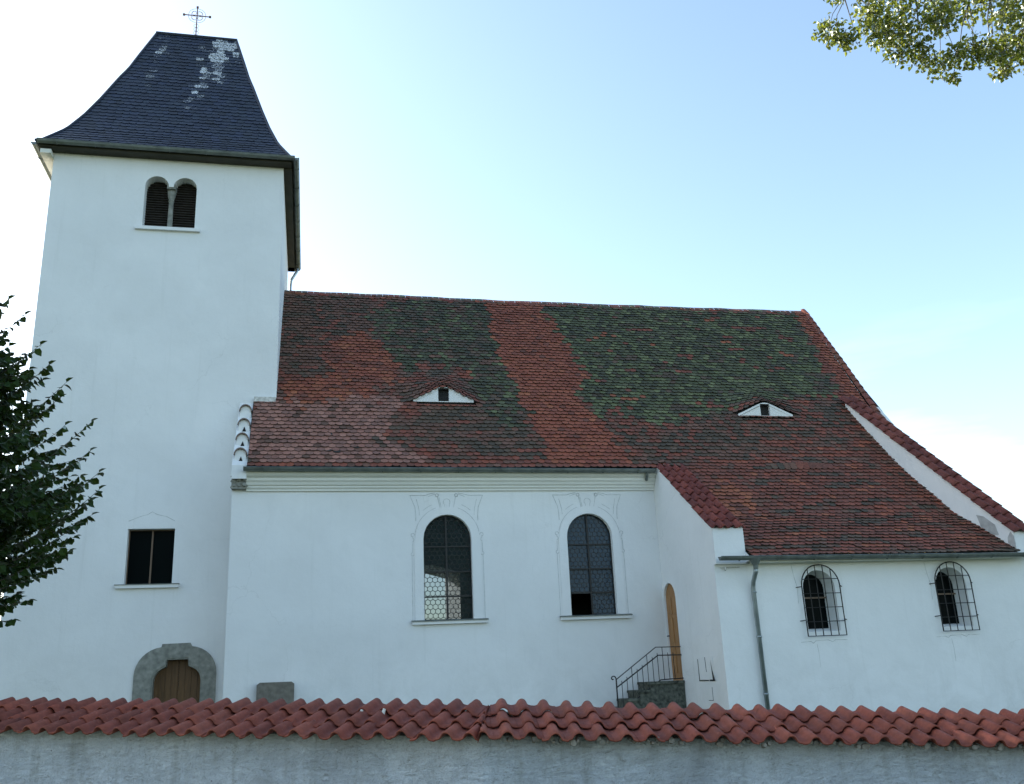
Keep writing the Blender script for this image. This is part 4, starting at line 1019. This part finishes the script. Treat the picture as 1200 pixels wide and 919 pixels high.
def shade_tree():  # extra tree out of view, added to keep the wall coping shaded
    rnd = random.Random(41); tx, ty = -16.6, 26.0; root = empty('added_shade_tree', (tx, ty, GY))
    tag(root, 'unseen tall lime tree added at the left to shade the boundary wall coping', 'tree')
    tr = MB(); tr.tube([(tx, ty, GY-.1), (tx+.1, ty, 4), (tx, ty+.1, 8), (tx+.2, ty, 13), (tx, ty, 17)], [.38, .32, .26, .14, .04], 10); lf = MB()
    for i in range(230):
        z = rnd.uniform(4.5, 19); rr = 6.2*math.sqrt(max(.05, 1-((z-11.2)/8.6)**2)); a = rnd.uniform(0, 6.28); q = rnd.random()**.5
        c = Vector((tx+rr*q*math.cos(a), ty+rr*q*math.sin(a), z)); p0 = Vector((tx, ty, max(3.5, z-rr*q*.6)))
        tr.tube([p0, (p0+c)/2+Vector((0, 0, .2)), c], [.07, .04, .012], 5, None, False)
        for k in range(110):
            v = Vector((rnd.gauss(0, 1), rnd.gauss(0, 1), rnd.gauss(0, .8))).normalized()*rnd.uniform(.2, 1.25)
            add_leaf(lf, c+v, Vector((rnd.uniform(-1, 1), rnd.uniform(-1, 1), rnd.uniform(-1, .2))), Vector((rnd.uniform(-.7, .7), rnd.uniform(-.7, .7), 1)), rnd.uniform(.2, .32), rnd.uniform(.16, .25), rnd.random())
    tr.build('trunk', M['bark'], root, True); lf.build('crown', M['leaf_dark'], root)
shade_tree()
def right_tree():
    rnd = random.Random(23); tx, ty = 18.2, 13.2; root = empty('broadleaf_tree', (tx, ty, GY))
    tag(root, 'tall broadleaf tree whose sunlit yellow green bough hangs in at the upper right', 'tree')
    tr = MB(); tw = tr; tr.tube([(tx, ty, GY-.1), (tx-.1, ty, 4), (tx-.2, ty+.1, 8), (tx-.5, ty+.2, 12), (tx-.8, ty, 16), (tx-1, ty, 19)], [.34, .28, .24, .18, .10, .03], 10)
    lf = MB()
    # clumps seen at the picture's upper right: x, z at depth y, radius
    cl = [(10.15, 14.72, .28), (10.35, 14.35, .30), (10.6, 14.0, .26), (10.35, 13.98, .20), (10.9, 14.25, .32), (11.15, 13.95, .22), (11.3, 14.5, .40), (11.65, 14.2, .40), (11.75, 13.75, .26), (12.0, 14.55, .40), (12.15, 13.9, .30), (12.45, 14.35, .42), (12.75, 14.6, .35),
          (12.35, 13.55, .30), (12.6, 13.25, .22), (12.9, 13.55, .32), (13.2, 13.85, .28), (13.35, 13.5, .30), (13.75, 13.65, .30), (14.1, 13.9, .34), (14.3, 13.5, .22), (14.5, 14.3, .40), (14.2, 14.6, .35), (14.9, 13.9, .4), (15.2, 14.5, .5), (11.0, 14.9, .4), (11.9, 15.0, .45), (12.9, 15.1, .45), (13.9, 15.2, .5), (14.8, 15.1, .5), (13.55, 13.2, .16), (14.05, 13.22, .14), (12.95, 13.12, .14)]
    for i in range(90):                                  # the rest of the crown, above and right of the picture
        a = rnd.uniform(0, 6.28); r = rnd.uniform(.6, 3.6); zz = rnd.uniform(11.5, 20.5); cl.append((max(tx-1.0+r*math.cos(a), 17.4-max(0, zz-15.5)*1.2), zz, rnd.uniform(.5, .9)))
    limb0 = Vector((tx-.5, ty+.2, 12.2))
    spine = [limb0, Vector((16.4, 13.6, 14.2)), Vector((14.6, 13.9, 15.4)), Vector((12.8, 14.0, 15.9)), Vector((11.2, 14.0, 15.6)), Vector((10.4, 14.0, 15.1))]
    tr.tube(spine, [.13, .11, .08, .055, .035, .015], 7)
    for i, (x, z, r) in enumerate(cl):
        seen = i < 33; z += .22 if seen and z < 13.7 else 0; r *= 1.15 if seen else 1; y = 14.0+rnd.uniform(-.35, .5) if seen else ty+rnd.uniform(-3, 3)
        c = Vector((x, y, z))
        if seen:
            q = min((spine[k].lerp(spine[k+1], t/4) for k in range(5) for t in range(5)), key=lambda p: (p-c).length)
        else: q = Vector((tx-.6, ty, min(18.5, max(9, z-1.2))))
        md = (q+c)/2+Vector((rnd.uniform(-.25, .25), rnd.uniform(-.2, .2), .12)); m2 = (md+c)/2+Vector((rnd.uniform(-.12, .12), 0, rnd.uniform(-.05, .1)))
        tr.tube([q, (q+md)/2+Vector((rnd.uniform(-.1, .1), 0, .05)), md, m2, c], [.018 if seen else .05, .014, .010, .007, .004], 5, None, False)
        n = int(120*(r/.3)**1.7) if seen else 130
        for k in range(n):
            v = Vector((rnd.gauss(0, 1), rnd.gauss(0, 1), rnd.gauss(0, 1))).normalized()*r*rnd.random()**.45
            p = c+Vector((v.x, v.y, v.z*.8))
            sz = .095 if seen else .2
            add_leaf(lf, p, Vector((rnd.uniform(-1, 1), rnd.uniform(-1, 1), rnd.uniform(-1.2, .2))), Vector((rnd.uniform(-1, 1), rnd.uniform(-1, 1), rnd.uniform(-.3, 1))), sz*rnd.uniform(.7, 1.2), sz*rnd.uniform(.6, .9), rnd.random()**1.3)
        if seen:
            for k in range(5):
                v = Vector((rnd.gauss(0, 1), rnd.gauss(0, 1), rnd.gauss(0, 1))).normalized()*r*.9
                tw.tube([c, c+v*.5+Vector((0, 0, .04)), c+v], [.007, .005, .003], 4, None, False)
    tr.build('trunk', M['bark'], root, True); lf.build('crown', M['leaf_light'], root)
right_tree()
